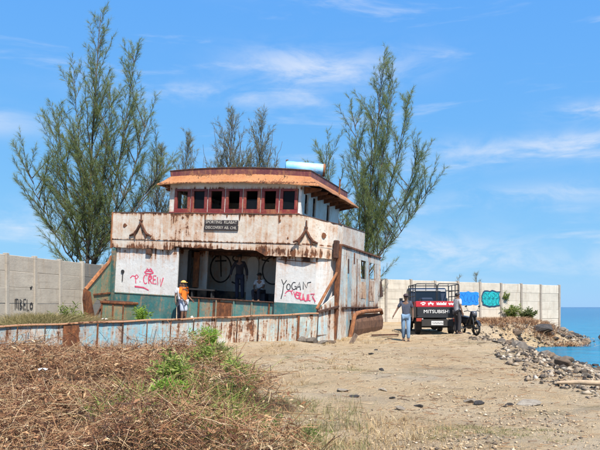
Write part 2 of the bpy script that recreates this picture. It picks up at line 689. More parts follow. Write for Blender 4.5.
# ------------------------------------------------------------------ concrete walls
def mat_concrete(name, a, b_, seed, blotch=(0.30, 0.22, 0.15)):
    m, t, b = new_mat(name)
    raw = t.add('ShaderNodeTexCoord').outputs['Object']
    oi = t.add('ShaderNodeObjectInfo')
    rv = t.add('ShaderNodeCombineXYZ')
    t.put(rv.inputs[0], t.math('MULTIPLY', oi.outputs['Random'], 37.0))
    t.put(rv.inputs[2], t.math('MULTIPLY', oi.outputs['Random'], 19.0))
    va = t.add('ShaderNodeVectorMath', operation='ADD')
    t.put(va.inputs[0], t.mapping(raw, loc=(seed, 0, seed)))
    t.put(va.inputs[1], rv.outputs[0])
    co = va.outputs[0]
    n = t.noise(co, 1.6, 7, 0.62)
    f = t.noise(co, 14, 7, 0.7)
    st = t.noise(t.mapping(co, (5, 5, 0.7)), 1.0, 5)
    hz = t.noise(t.mapping(co, (0.6, 1, 7)), 1.0, 5)
    c = t.mix(t.range(n, 0.3, 0.7), a, b_)
    c = t.mix(t.math('MULTIPLY', oi.outputs['Random'], 0.30), c, tuple(q * 0.72 for q in b_))
    c = t.mix(t.range(st, 0.50, 0.72, 0, 0.45), c, blotch)
    c = t.mix(t.range(hz, 0.54, 0.70, 0, 0.40), c, tuple(q * 0.55 for q in b_))
    c = t.mix(t.range(f, 0.55, 0.72, 0, 0.5), c, tuple(q * 0.6 for q in a))
    t.put(b.inputs['Base Color'], c)
    b.inputs['Roughness'].default_value = 0.92
    t.put(b.inputs['Normal'], t.bump(t.math('ADD', f, n), 0.5, 0.02))
    return m


M_conc = mat_concrete('pale precast concrete', (0.56, 0.50, 0.42), (0.45, 0.40, 0.33), 0.0)
M_post = mat_concrete('concrete post', (0.36, 0.31, 0.26), (0.27, 0.235, 0.20), 5.0)
M_conc_l = mat_concrete('weathered precast concrete', (0.47, 0.415, 0.34), (0.39, 0.34, 0.28), 9.0)
M_post_l = mat_concrete('weathered concrete post', (0.42, 0.375, 0.315), (0.35, 0.31, 0.26), 3.0)
M_bare = mat_concrete('bare grey blockwork', (0.235, 0.225, 0.21), (0.17, 0.165, 0.155), 15.0)


def precast_wall(label, p0, p1, bays, z0, z1, ztop0, ztop1, m_panel, m_post, bare=(), rows=5, name='concrete_wall'):
    """posts with stacked slabs slotted between them, following the ground's slope"""
    p0, p1 = Vector((*p0, 0)), Vector((*p1, 0))
    d = p1 - p0
    L = d.length
    ang = math.atan2(d.y, d.x)
    root = thing(name, label, 'wall', (p0.x, p0.y, 0), ang)
    bl = L / bays
    for i in range(bays + 1):
        f = i / bays
        zb, zt = z0 + (z1 - z0) * f, ztop0 + (ztop1 - ztop0) * f
        jit = random.uniform(-0.02, 0.02)
        MB().box(i * bl - 0.075, i * bl + 0.075, -0.085, 0.085, zb - 0.6, zt + 0.05 + jit).build('post', m_post, root, 0.012)
    for i in range(bays):
        f0, f1 = i / bays, (i + 1) / bays
        fm = (f0 + f1) / 2
        zb = z0 + (z1 - z0) * fm
        zt = ztop0 + (ztop1 - ztop0) * fm
        h = (zt - zb + 0.3) / rows
        mt = M_bare if i in bare else m_panel
        for r in range(rows):
            o = random.uniform(-0.010, 0.010)
            za = zb - 0.3 + r * h
            dz = 0.0
            MB().box(i * bl + 0.078, (i + 1) * bl - 0.078, -0.03 + o, 0.03 + o, za + 0.0008 + dz, za + h - 0.0008 + dz).build('panel', mt, root, 0.012)
    return root, bl


RW0, RW1 = (3.34, 36.62), (17.73, 44.5)
right_wall, RBL = precast_wall('pale precast concrete wall with blue and teal graffiti behind the pickup truck',
                               RW0, RW1, 9, 0.58, 0.45, 3.12, 2.97, M_conc, M_post)
LW0, LW1 = (-11.16, 19.97), (-8.36, 30.24)
left_wall, LBL = precast_wall('weathered concrete wall with black MBELO graffiti on the left edge',
                              LW0, LW1, 7, 0.80, 0.75, 3.35, 3.35, M_conc_l, M_post_l, bare=(5, 6))
# ------------------------------------------------------------------ painted strokes and lettering
def strokes(lines, width, O, U, N, W=(0, 0, 1), th=0.003):
    """hand painted lines: lines of (s, t) points on the plane O + s*U + t*W, laid on the side N"""
    O, U, N, W_ = Vector(O), Vector(U).normalized(), Vector(N).normalized(), Vector(W)
    mb = MB()
    for k, ln in enumerate(lines):
        pts = [Vector((a, b)) for a, b in ln]
        n = len(pts)
        off = th + 0.0006 * k
        vs, fs = [], []
        for i, p in enumerate(pts):
            t = pts[min(i + 1, n - 1)] - pts[max(i - 1, 0)]
            if t.length < 1e-6:
                t = Vector((1, 0))
            t.normalize()
            q = Vector((-t.y, t.x)) * (width / 2 * (0.85 + 0.3 * ((i * 7 + k * 3) % 5) / 4))
            for sgn in (-1, 1):
                c = p + q * sgn
                vs.append(O + U * c.x + W_ * c.y + N * off)
        for i in range(n - 1):
            fs.append((2 * i, 2 * i + 1, 2 * i + 3, 2 * i + 2))
        mb.add(vs, fs)
    return mb


def arc(cx, cy, rx, ry, a0, a1, n=12):
    return [(cx + rx * math.cos(R(a0 + (a1 - a0) * i / n)), cy + ry * math.sin(R(a0 + (a1 - a0) * i / n))) for i in range(n + 1)]


def blob(pts, O, U, N, W=(0, 0, 1), th=0.003):
    O, U, N, W_ = Vector(O), Vector(U).normalized(), Vector(N).normalized(), Vector(W)
    mb = MB()
    mb.prism([O + U * a + W_ * b for a, b in pts], N * th)
    return mb


def lettering(name, body, size, mat, parent, M, wide=1.0, depth=0.004):
    cu = bpy.data.curves.new(name, 'FONT')
    cu.body = body
    cu.size = size
    cu.extrude = depth
    cu.align_x = 'CENTER'
    cu.align_y = 'CENTER'
    cu.resolution_u = 3
    tmp = bpy.data.objects.new(name + '_tmp', cu)
    col.objects.link(tmp)
    dg = bpy.context.evaluated_depsgraph_get()
    dg.update()
    me = bpy.data.meshes.new_from_object(tmp.evaluated_get(dg))
    bpy.data.objects.remove(tmp)
    me.transform(M @ Matrix.Diagonal((wide, 1, 1, 1)))
    me.materials.clear()
    me.materials.append(mat)
    o = link(name, me, parent)
    o['kind'] = 'stuff'
    return o


# ------------------------------------------------------------------ the wrecked ship
# local axes: u (x) across the front, v (y) aft, w (z) up from the main deck
ship = thing('shipwreck', 'stranded rusty white and teal ship wreck with a wheelhouse on top', 'shipwreck',
             (-2.79, 24.5, 0.75), (0, R(3.4), R(-20)))
SHIP_M = Matrix.Translation(ship.location) @ ship.rotation_euler.to_matrix().to_4x4()


def on_ship(u, v, w):
    return SHIP_M @ Vector((u, v, w))


WHITE = (0.58, 0.535, 0.47)
TEAL = (0.035, 0.165, 0.165)
M_bul = rusty('rusting white bulwark paint', WHITE, 0.42, 0.55, (0.53, 0.47, 0.39), edges=[(4.25, 0.16), (2.86, 0.30), (3.19, 0.05)], seed=2.0, dirt=0.3)
M_hull = rusty('white and teal wall paint', (0.60, 0.59, 0.57), 0.16, 0.5, (0.53, 0.52, 0.50), edges=[(2.80, 0.60)], below=(1.04, TEAL), seed=5.0, dirt=0.4, stain=0.35)
M_side = rusty('pale blue side paint over rust', (0.55, 0.57, 0.52), 0.46, 0.9, (0.28, 0.45, 0.50), edges=[(3.28, 0.2), (0.9, 0.35)], seed=8.0, mottled=0.8)
M_plate = rusty('pale blue bulwark plate over rust', (0.33, 0.47, 0.50), 0.48, 1.0, (0.14, 0.36, 0.45), seed=12.0, mottled=0.3, scale=1.3, stain=0.6)
M_plate_r = rusty('rust streaked bulwark plate', (0.43, 0.50, 0.46), 0.62, 1.2, (0.24, 0.40, 0.43), seed=14.0, mottled=0.6, scale=1.5)
M_wh = rusty('wheelhouse white paint', (0.70, 0.68, 0.64), 0.20, 0.5, edges=[(5.3, 0.12), (4.3, 0.1)], seed=17.0, dirt=0.35)
M_red = rusty('faded red window paint', (0.205, 0.022, 0.020), 0.20, 0.4, (0.15, 0.018, 0.017), seed=21.0, dirt=0.1, stain=0.1)
M_maroon = rusty('maroon roof coaming', (0.17, 0.038, 0.045), 0.34, 0.3, (0.125, 0.030, 0.034), seed=24.0, stain=0.25)
M_roof = rusty('orange rusted roof sheet', (0.31, 0.105, 0.028), 0.56, 0.5, (0.40, 0.165, 0.055), edges=[(5.46, 0.07), (5.84, 0.10)], mottled=0.1, scale=1.4, seed=27.0, rust_hi=(0.36, 0.12, 0.035), dirt=0.4, stain=0.2)
M_teal = rusty('teal coaming paint', (0.045, 0.185, 0.175), 0.46, 0.8, (0.075, 0.21, 0.19), seed=31.0, stain=0.3)
M_port = rusty('green port plate', (0.085, 0.175, 0.13), 0.34, 0.5, (0.12, 0.20, 0.14), seed=35.0, stain=0.4)
M_rust = rust_only('deep rust')
M_rust_o = rust_only('bright orange rust', (0.13, 0.048, 0.022), (0.42, 0.165, 0.060), 3.0)
M_rust_b = rust_only('brown rust', (0.04, 0.016, 0.011), (0.17, 0.062, 0.028), 6.0)
M_rust_d = rust_only('black brown rust', (0.022, 0.012, 0.010), (0.13, 0.055, 0.03), 5.0)
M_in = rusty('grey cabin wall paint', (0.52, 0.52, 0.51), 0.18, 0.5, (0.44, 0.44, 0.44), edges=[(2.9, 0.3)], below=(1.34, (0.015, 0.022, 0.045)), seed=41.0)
M_dark = plain('dark steel and doorway shade', (0.020, 0.019, 0.020), 0.8)
M_deck = rust_only('rusted deck plating', (0.07, 0.03, 0.018), (0.24, 0.13, 0.075), 2.0)
M_navy = plain('navy board', (0.012, 0.016, 0.030), 0.7)
M_pink = plain('pink spray paint', (0.62, 0.07, 0.14), 0.7, var=0.4, scale=9)
M_black = plain('black spray paint', (0.02, 0.02, 0.025), 0.6, var=0.5)
M_sign = plain('dark brown sign board', (0.030, 0.022, 0.022), 0.6)
M_signtxt = plain('worn cream lettering', (0.50, 0.45, 0.38), 0.7, var=0.5, scale=20)
M_archw = plain('pale arched panel', (0.66, 0.66, 0.65), 0.7, var=0.12)


def bul_path():
    """plan line of the bridge front bulwark, left to right, then round the corner"""
    pts = [(-5.33 + i * (2.65 + 5.33) / 66, 0.0) for i in range(67)]
    a = [(2.65, 0.0), (3.05, 0.06), (3.42, 0.22), (3.72, 0.50), (3.92, 0.85), (4.0, 1.25)]
    for (p, q) in zip(a[:-1], a[1:]):
        for k in (1, 2, 3):
            pts.append((p[0] + (q[0] - p[0]) * k / 3, p[1] + (q[1] - p[1]) * k / 3))
    return pts


bp = bul_path()
zt, zs, zb = [], [], []
rr = random.Random(3)
jag = 0.0
for i, (u, v) in enumerate(bp):
    drop = 0.0 if u < 2.65 else 0.22 * min(1, (u - 2.65) / 1.2)
    zt.append(4.25 - drop + 0.010 * math.sin(u * 3.1) + rr.uniform(-0.006, 0.006))
    zs.append(3.19 - drop * 0.4)
    if u < -2.45:
        base = 2.84 - 0.01 * (u + 2.45)
    elif u < 1.05:
        base = 2.955 - 0.012 * (u + 2.45)
    else:
        base = max(2.74, 2.91 - 0.45 * (u - 1.05))
    jag = jag * 0.3 + rr.uniform(-0.018, 0.018)
    zb.append(base + jag)
front = MB().wall(bp, zs, zt, 0.05).build('bridge_bulwark', M_bul, ship)
ap = [(u, v + 0.022 if u < 2.9 else v) if u < 3.5 else (u - 0.02, v) for (u, v) in bp]
MB().wall(ap, zb, [z - 0.012 for z in zs], 0.045).build('bulwark_apron', M_bul, front)
# capping rail, rusted through in places
cap = MB()
seg = [(u, v, z) for (u, v), z in zip(bp, zt)]
cap.tube([(u, v + 0.02, z + 0.005) for u, v, z in seg[::2]], [0.030 + rr.uniform(-0.008, 0.008) for _ in seg[::2]], 6)
cap.build('capping_rail', M_rust_d, front, smooth=True)
MB().box(-5.37, -5.31, -0.03, 0.07, 2.82, 4.27).build('corner_angle', M_rust_o, front, 0.01)
MB().wall([(-5.33, 2.6), (-5.33, 0.05)], 2.85, 4.22, 0.05).build('port_wing_bulwark', M_bul, front)


def wishbone(u, w, v=0.0, yaw=0.0, s=1.0, flip=1):
    """rusted stay bracket: a stem that forks into two curved feet"""
    O = Vector((u, v - 0.035, w))
    U = Vector((math.cos(yaw), math.sin(yaw), 0))
    mb = MB()
    P = lambda a, b: O + U * (a * s) + Vector((0, 0, b * s))
    mb.tube([P(0, 0.44), P(0.01, 0.2), P(0, 0.02)], [0.028, 0.03, 0.035], 6)
    mb.tube([P(-0.07, 0.16), P(0.07, 0.14)], 0.035, 6)
    for sg in (-1, 1):
        mb.tube([P(0, 0.05), P(sg * 0.07, -0.06), P(sg * 0.15, -0.22), P(sg * 0.30, -0.38), P(sg * 0.50, -0.46)], [0.035, 0.05, 0.055, 0.05, 0.035], 7)
        mb.tube([P(sg * 0.21, -0.28), P(sg * 0.26, -0.42), P(sg * 0.24, -0.56)], [0.05, 0.045, 0.02], 6)
    return mb.build('stay_bracket', M_rust_b, front, smooth=True)


wishbone(-3.96, 3.80)
wishbone(2.98, 3.66, 0.05, R(18), 0.9)
# rust blotches standing on the plating, hawse ports
for (u, v, w, r) in [(-4.72, -0.004, 3.75, 0.10), (3.58, 0.33, 3.55, 0.10), (-2.1, -0.004, 4.08, 0.05), (2.3, -0.004, 3.4, 0.05), (1.95, -0.004, 4.02, 0.055)]:
    n = 9
    yaw = 0 if u < 3 else R(38)
    pts = []
    for k in range(n):
        a = 2 * math.pi * k / n
        q = r * random.uniform(0.6, 1.15)
        pts.append((u + q * math.cos(a) * math.cos(yaw), v - 0.012 + q * math.cos(a) * math.sin(yaw), w + q * 1.1 * math.sin(a)))
    MB().prism(pts, (0, 0.02, 0)).build('rust_patch', M_rust, front)
for (u, v, w, dz) in [(-2.5, -0.02, 4.24, 0.36), (1.93, -0.02, 4.24, 0.30), (-1.12, -0.02, 4.24, 0.25), (0.33, -0.02, 4.24, 0.22), (-0.2, -0.02, 4.24, 0.12)]:
    MB().hexa([(u - .012, v, w - dz), (u + .012, v, w - dz), (u + .012, v + .03, w - dz), (u - .012, v + .03, w - dz),
               (u - .04, v, w), (u + .045, v, w), (u + .045, v + .03, w), (u - .04, v + .03, w)]).build('rust_run', M_rust, front)
# name board, two lines
sb = MB()
sb.box(-1.12, 0.29, -0.05, -0.012, 3.835, 4.01)
sb.box(-1.13, 0.30, -0.05, -0.012, 3.625, 3.81)
board = sb.build('name_board', M_sign, ship, 0.008)
RX = Matrix.Rotation(R(90), 4, 'X')
lettering('lettering', 'SPORTING  KLABAT', 0.155, M_signtxt, board, Matrix.Translation((-0.41, -0.051, 3.925)) @ RX, 0.95)
lettering('lettering', 'DISCOVERY AB. CHL', 0.150, M_signtxt, board, Matrix.Translation((-0.41, -0.051, 3.720)) @ RX, 0.95)

# upper deck slab
MB().prism([(-5.28, 0.08, 2.94), (2.7, 0.08, 2.94), (3.4, 0.3, 2.94), (3.93, 1.25, 2.94), (3.93, 5.6, 2.94), (-5.28, 5.6, 2.94)], (0, 0, 0.09)).build('upper_deck', M_rust_d, ship)

# lower front wall: left panel
lw = MB().box(-5.28, -2.28, 0.13, 0.19, -0.25, 2.935).build('front_wall', M_hull, ship)
MB().box(-5.33, -5.14, 0.03, 0.126, -0.25, 2.83).build('corner_post', rusty('dark teal post paint', (0.03, 0.115, 0.110), 0.25, 0.5, (0.022, 0.085, 0.080), seed=71.0, stain=0.15, dirt=0.2), lw, 0.01)
MB().box(-3.72, -3.47, 0.03, 0.126, 2.62, 2.84).build('fairlead', M_rust_d, lw, 0.02)
MB().lathe([(-0.03, 0.0), (-0.03, 0.075), (0.0, 0.075)], (-4.80, 0.126, 1.90), 'y', 14).build('porthole', M_dark, lw)
MB().tube([(-4.8, 0.12, 1.82), (-4.8, 0.115, 1.52)], 0.022, 6).build('drip_pipe', M_dark, lw)
MB().box(-5.13, -2.29, 0.105, 0.128, 1.025, 1.06).build('paint_step', M_teal, lw)
# graffiti on the left panel:  P. CREW with a crown and an underline
G = []
o_s = -4.43
G += [[(-0.02, 0.06), (0.12, 0.20), (0.28, 0.17), (0.40, 0.27), (0.50, 0.16), (0.40, 0.05), (0.28, 0.08)], [(0.30, 0.22), (0.34, 0.00), (0.36, -0.20)]]
G += [[(0.60, -0.10), (0.64, -0.11)]]
G += [arc(0.97, 0.05, 0.13, 0.24, 50, 310), [(1.17, -0.18), (1.16, 0.27)], arc(1.20, 0.16, 0.15, 0.12, 100, -90), [(1.20, 0.05), (1.38, -0.17)],
      arc(1.22, 0.10, 0.08, 0.10, 0, 300),
      [(1.62, 0.26), (1.45, 0.26), (1.44, -0.17), (1.66, -0.16)], [(1.44, 0.05), (1.60, 0.06)],
      [(1.70, 0.20), (1.74, -0.22), (1.88, 0.10), (1.92, -0.30), (2.06, 0.18)]]
G += [arc(1.16, 0.43, 0.27, 0.07, 0, 360, 16), [(0.96, 0.50), (1.04, 0.62), (1.15, 0.55), (1.24, 0.64), (1.36, 0.51)]]
G += [[(0.30, -0.36), (0.62, -0.37), (0.95, -0.43), (1.20, -0.53)], [(0.32, -0.38), (0.9, -0.40)]]
strokes([[(a * 0.74, b * 0.74) for a, b in l] for l in G], 0.046, (o_s, 0.13, 1.60), (1, 0, 0), (0, -1, 0)).build('graffiti', M_pink, lw)

# right panel, set at an angle towards the corner
YO = Vector((1.85, 0.13, 0))
YU = Vector((1.50, 0.16, 0)).normalized()
YN = Vector((YU.y, -YU.x, 0))
YL = 1.51
rw = MB().wall([YO, YO + YU * YL], -0.3, 2.93, 0.06).build('front_wall', M_hull, ship)
G = [[(0.02, 0.30), (0.14, 0.06)], [(0.30, 0.27), (0.15, 0.05), (0.12, -0.30), (0.05, -0.62)],
     arc(0.42, -0.04, 0.10, 0.14, 0, 370), arc(0.72, 0.02, 0.13, 0.17, 60, 330), [(0.83, -0.12), (0.84, 0.00), (0.74, 0.0)],
     [(0.86, -0.15), (1.00, 0.21), (1.08, -0.16)], [(0.90, -0.02), (1.06, 0.00)],
     [(1.22, -0.12), (1.20, 0.24), (1.40, -0.05), (1.44, 0.20), (1.62, 0.24)]]
G = [[(a * 0.70, b * 0.78) for a, b in l] for l in G]
gy = strokes(G, 0.034, YO + YU * 0.22 + Vector((0, 0, 1.66)) + YN * 0.0, YU, YN).build('graffiti', M_black, rw)
gy['label'] = 'black hand painted word YOGAN'
G = [[(0.24, -0.40), (0.32, -0.30), (0.44, -0.26), (0.56, -0.28), (0.62, -0.22)], [(0.22, -0.48), (0.26, -0.50)],
     [(0.52, -0.26), (0.60, -0.44), (0.66, -0.28), (0.74, -0.52), (0.78, -0.34)],
     arc(0.86, -0.46, 0.10, 0.14, 0, 360), [(0.78, -0.30), (1.02, -0.34), (0.94, -0.62)], [(0.72, -0.40), (1.00, -0.46)],
     arc(1.06, -0.52, 0.08, 0.13, 180, 380), [(1.14, -0.36), (1.15, -0.66)], arc(1.27, -0.54, 0.08, 0.14, 180, 370), [(1.35, -0.38), (1.36, -0.68)],
     [(1.42, -0.36), (1.42, -0.64), (1.52, -0.66)], [(1.50, -0.36), (1.70, -0.34), (1.60, -0.46), (1.76, -0.70)]]
G = [[(a * 0.76, b * 0.80) for a, b in l] for l in G]
gp = strokes(G, 0.040, YO + YU * 0.22 + Vector((0, 0, 1.70)) + YN * 0.003, YU, YN).build('graffiti', M_pink, rw)
gp['label'] = 'pink scrawled graffiti under the black word'
rw2 = MB().wall([(3.352, 0.30), (3.68, 0.58), (3.95, 0.98)], -0.3, 2.93, 0.06).build('front_wall', M_hull, ship)
q = YO + YU * 1.02
MB().wall([q, q + YU * 0.26], 2.58, 2.80, -0.07).build('fairlead', M_rust_d, rw)
for (s_, w_, r_) in [(1.36, 1.98, 0.05), (1.40, 2.40, 0.04)]:
    c = YO + YU * s_
    MB().prism([c + YU * (r_ * math.cos(a)) + Vector((0, 0, r_ * 1.3 * math.sin(a))) + YN * 0.001 for a in [k * 0.7 for k in range(9)]], YN * 0.012).build('rust_patch', M_rust_d, rw)
MB().bar(YO + YU * 0.08 + YN * 0.012 + Vector((0, 0, 2.62)), YO + YU * 1.49 + YN * 0.012 + Vector((0, 0, 2.56)), 0.02, 0.025).build('cable_pipe', M_rust, rw)

# ---- the open cabin between the two panels
CF = 0.98
MB().box(-3.5, 1.85, 0.36, 3.35, CF - 0.08, CF).build('cabin_floor', plain('dusty cabin floor', (0.12, 0.10, 0.085), 0.9), ship)
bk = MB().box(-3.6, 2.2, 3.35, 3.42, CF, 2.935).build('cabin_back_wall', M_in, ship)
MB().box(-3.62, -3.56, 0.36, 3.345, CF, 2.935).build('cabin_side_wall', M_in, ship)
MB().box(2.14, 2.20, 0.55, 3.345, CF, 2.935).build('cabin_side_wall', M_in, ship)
cm = MB().box(-2.275, 1.845, 0.30, 0.36, -0.25, 1.0).build('coaming', M_teal, ship)
MB().box(-2.30, 1.88, 0.22, 0.42, 1.002, 1.05).build('coaming_rail', M_rust_d, cm, 0.012)
for u in (-2.1, -1.35, -0.6, 0.15, 0.9, 1.6):
    MB().box(u - 0.025, u + 0.025, 0.24, 0.298, -0.25, 0.998).build('coaming_rib', M_teal if u > -1 and u < 1 else M_rust, cm, 0.006)
MB().box(-0.75, 0.05, 0.286, 0.299, 0.12, 0.92).build('rust_patch', M_rust, cm)
# partition with a doorway and a hanging rusted door
pt = MB()
pt.box(-3.5, -2.40, 1.10, 1.16, CF, 2.935)
pt.box(-2.18, -1.78, 1.60, 1.66, CF, 2.935)
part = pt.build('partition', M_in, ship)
MB().box(-2.20, -1.93, 1.18, 1.23, CF + 0.45, 2.86).build('hanging_door', M_rust, ship, 0.01)
MB().box(-2.38, -2.24, 1.02, 1.10, 1.5, 2.9).build('doorway_shade', M_dark, ship, 0.02)  # near-black box set in the doorway, standing in for the shade inside
bench = MB()
bench.box(-2.1, -1.0, 0.75, 1.05, 1.32, 1.38)
bench.box(-2.02, -1.96, 0.8, 1.0, CF, 1.32)
bench.box(-1.14, -1.08, 0.8, 1.0, CF, 1.32)
bench.build('workbench', M_dark, ship)
BO = (0, 3.345, 0)
strokes([arc(-2.06, 2.31, 0.50, 0.60, 60, 420, 30), [(-2.10, 2.88), (-2.02, 1.95)], [(-2.35, 2.62), (-1.80, 2.66)]], 0.065, BO, (1, 0, 0), (0, -1, 0)).build('graffiti', M_black, bk)
strokes([arc(0.42, 2.32, 0.50, 0.58, 40, 330, 26), arc(-1.35, 2.78, 0.16, 0.12, 0, 360), [(-0.15, 2.76), (0.20, 2.70)], [(-1.5, 1.75), (-1.2, 1.65), (-1.0, 1.7)]], 0.065, BO, (1, 0, 0), (0, -1, 0)).build('graffiti', M_black, bk)
ar = [(-0.50 - 0.25, 0, CF), (-0.50 + 0.25, 0, CF)] + [(-0.50 + 0.25 * math.cos(R(a)), 0, 2.62 + 0.26 * math.sin(R(a))) for a in range(0, 181, 15)]
MB().prism([(a, 3.25, c) for a, b_, c in ar], (0, 0.06, 0)).build('arched_panel', M_archw, ship)
MB().box(-2.25, 1.82, 1.9, 2.1, 2.80, 2.93).build('deck_beam', M_rust_d, ship)

# ---- port bulwark plate falling away from the front
pp = MB()
pp.prism([(-5.36, 0.14, 2.72), (-5.36, -0.05, 2.25), (-5.36, -0.67, 1.74), (-5.36, -1.42, 1.10), (-5.36, -1.36, 0.62), (-5.36, -1.05, 0.42),
          (-5.36, -0.75, 0.75), (-5.36, -0.42, 0.66), (-5.36, -0.30, -0.2), (-5.36, 0.14, -0.2)], (0.05, 0, 0))
port = pp.build('port_bulwark', M_port, ship)
MB().tube([(-5.33, 0.02, 2.50), (-5.33, -0.08, 2.26), (-5.33, -0.68, 1.76), (-5.33, -1.45, 1.10)], [0.05, 0.06, 0.085, 0.075], 6).build('port_rail', M_rust_o, port)
pk = MB()
pk.prism([(-5.42, -1.50, 1.12), (-5.42, -1.20, 1.02), (-5.40, -1.12, 0.6), (-5.40, -0.92, 0.1), (-5.40, -1.0, -0.35), (-5.42, -1.32, -0.35), (-5.42, -1.42, 0.3), (-5.42, -1.52, 0.72)], (0.16, 0, 0))
pk.build('torn_frame', M_rust, port, 0.02)
MB().bar((-5.15, -0.45, 0.75), (-5.2, -0.95, 0.0), 0.07, 0.07).build('fallen_stay', M_rust_d, port)
MB().bar((-5.29, 0.10, 1.02), (-5.29, -1.0, 0.92), 0.05, 0.06).build('stringer', M_rust, port)

# ---- main deck
A2, B2 = Vector((3.82, -0.62)), Vector((-4.01, -8.38))     # plan line of the forward bulwark
dk = [(-5.3, 0.30), (4.0, 0.30), (3.86, -0.55), (-0.6, -4.96), (-3.2, -4.5), (-5.3, -2.0)]
MB().prism([(a, b, -0.02) for a, b in dk], (0, 0, 0.02)).build('main_deck', M_deck, ship)

# ---- forward bulwark: plates between ribs, a capping rail on top
FB_N = 15
root_fb = MB()
cp, pr = [], []
for i in range(FB_N * 2 + 1):
    f = i / (FB_N * 2)
    p = A2.lerp(B2, f)
    w = 0.758 + (-0.068 - 0.758) * f
    cp.append((p.x, p.y, w + 0.012 * math.sin(i * 1.3)))
dirv = (B2 - A2).normalized()
nrm = Vector((-dirv.y, dirv.x))          # towards the inside of the hull or the camera
if nrm.y > 0:
    nrm = -nrm                            # now it points at the camera's side
fb = MB()
for i in range(FB_N * 2):
    a, b = Vector(cp[i]), Vector(cp[i + 1])
    fb.bar(a, b, 0.15, 0.045)
fbo = fb.build('forward_bulwark', rusty('rusted capping bar', (0.36, 0.20, 0.13), 0.62, 0.2, seed=44.0), ship, 0.008)
for i in range(FB_N):
    f0, f1 = i / FB_N, (i + 1) / FB_N
    o = random.uniform(-0.012, 0.012)
    cols = 4
    mb = MB()
    vs, fs = [], []
    for j in range(cols + 1):
        f = f0 + (f1 - f0) * (0.02 + 0.96 * j / cols)
        p = A2.lerp(B2, f)
        w = 0.758 + (-0.068 - 0.758) * f
        for k in range(4):
            z = w - 0.03 - k * 0.42
            bow = 0.028 * math.sin(math.pi * j / cols) * math.sin(math.pi * (k + 0.5) / 4) * random.uniform(-1, 1)
            q = p + nrm * (o + bow)
            vs.append((q.x, q.y, z))
    for j in range(cols):
        for k in range(3):
            a = j * 4 + k
            fs.append((a, a + 1, a + 5, a + 4))
    n = len(vs)
    vs += [(x - nrm.x * 0.02, y - nrm.y * 0.02, z) for x, y, z in vs]
    fs += [tuple(q + n for q in f[::-1]) for f in fs]
    rim = [j * 4 for j in range(cols + 1)] + [cols * 4 + k for k in range(1, 4)] + [j * 4 + 3 for j in range(cols - 1, -1, -1)] + [2, 1]
    fs += [(a, b, b + n, a + n) for a, b in zip(rim, rim[1:] + rim[:1])]
    mb.add(vs, fs)
    mb.build('plate', M_plate_r if i < 5 else M_plate, fbo)
for i in range(FB_N + 1):
    f = i / FB_N
    p = A2.lerp(B2, f) + nrm * 0.02
    w = 0.758 + (-0.068 - 0.758) * f
    wd = random.choice([0.025, 0.03, 0.035, 0.05, 0.075])
    a = p - dirv * wd / 2
    b = p + dirv * wd / 2
    c, d = b + nrm * 0.025, a + nrm * 0.025
    MB().prism([(a.x, a.y, w - 1.35), (b.x, b.y, w - 1.35), (c.x, c.y, w - 1.35), (d.x, d.y, w - 1.35)], (0, 0, 1.33 - 0.02)).build('rib', M_rust if i % 3 else M_rust_d, fbo)
f = 0.735
p = A2.lerp(B2, f) + nrm * 0.03
w = 0.758 + (-0.826) * f
a, b = p - dirv * 0.22, p + dirv * 0.22
MB().prism([(a.x, a.y, w - 1.2), (b.x, b.y, w - 1.2), (b.x + nrm.x * .02, b.y + nrm.y * .02, w - 1.2), (a.x + nrm.x * .02, a.y + nrm.y * .02, w - 1.2)], (0, 0, 1.16)).build('patch_plate', M_rust, fbo)

# ---- starboard side
M_rustp = rusty('peeling side plate', (0.55, 0.50, 0.42), 0.80, 0.8, (0.50, 0.36, 0.22), seed=61.0)


def side_u(v, w):
    return 4.0 + 0.16 * max(0, min(1, (3.2 - w) / 3.2)) - 0.016 * max(0, v - 1.2)


def side_piece(mb, v0, v1, w0, w1, th=0.05):
    p = []
    for w in (w0, w1):
        for (v, dx) in ((v0, 0), (v1, 0), (v1, -th), (v0, -th)):
            p.append((side_u(v, w) + dx, v, w))
    mb.hexa(p)
    return mb


hs_ = side_piece(MB(), 1.25, 8.1, 2.95, 3.28).build('side_shell', M_side, ship)
for (v0, v1, w0, w1, m_) in [(1.25, 2.0, -0.5, 2.945, M_side), (2.005, 2.75, -0.5, 2.945, M_plate), (2.755, 3.55, -0.45, 2.945, M_side),
                             (3.555, 4.12, -0.45, 2.945, M_side), (4.125, 5.15, 0.3, 2.18, M_side), (5.155, 5.72, 0.3, 2.945, M_plate),
                             (5.725, 6.90, 0.35, 2.22, M_side), (6.905, 8.05, 1.55, 2.945, M_side), (6.905, 7.65, 0.5, 1.545, M_side)]:
    side_piece(MB(), v0, v1, w0, w1).build('plate', m_, hs_)
for v in (1.98, 3.55, 4.14, 5.14, 5.73, 6.89, 8.02):
    side_piece(MB(), v - 0.018, v + 0.018, 0.9, 2.94, -0.02).build('rib', M_rust if v in (3.55, 5.73) else M_side, hs_)
side_piece(MB(), 1.2, 8.1, 3.28, 3.34, -0.05).build('rubbing_bar', M_rust, hs_)
side_piece(MB(), 4.16, 5.1, 1.35, 2.05, -0.012).build('rusty_plate', M_rustp, hs_)
side_piece(MB(), 5.8, 6.8, 1.25, 2.15, -0.012).build('rusty_plate', M_rustp, hs_)
side_piece(MB(), 3.0, 3.2, 2.72, 3.15, -0.01).build('rust_patch', M_rust, hs_)
side_piece(MB(), 2.1, 2.3, 2.3, 2.85, -0.01).build('rust_patch', M_rust_d, hs_)
side_piece(MB(), 1.3, 7.6, 0.96, 1.0, -0.05).build('weld_seam', M_rust_d, hs_)
MB().prism([(4.02, 7.95, 2.3), (4.04, 8.45, 1.5), (4.04, 7.95, 1.45)], (-0.04, 0, 0)).build('torn_plate', M_rust_d, hs_)
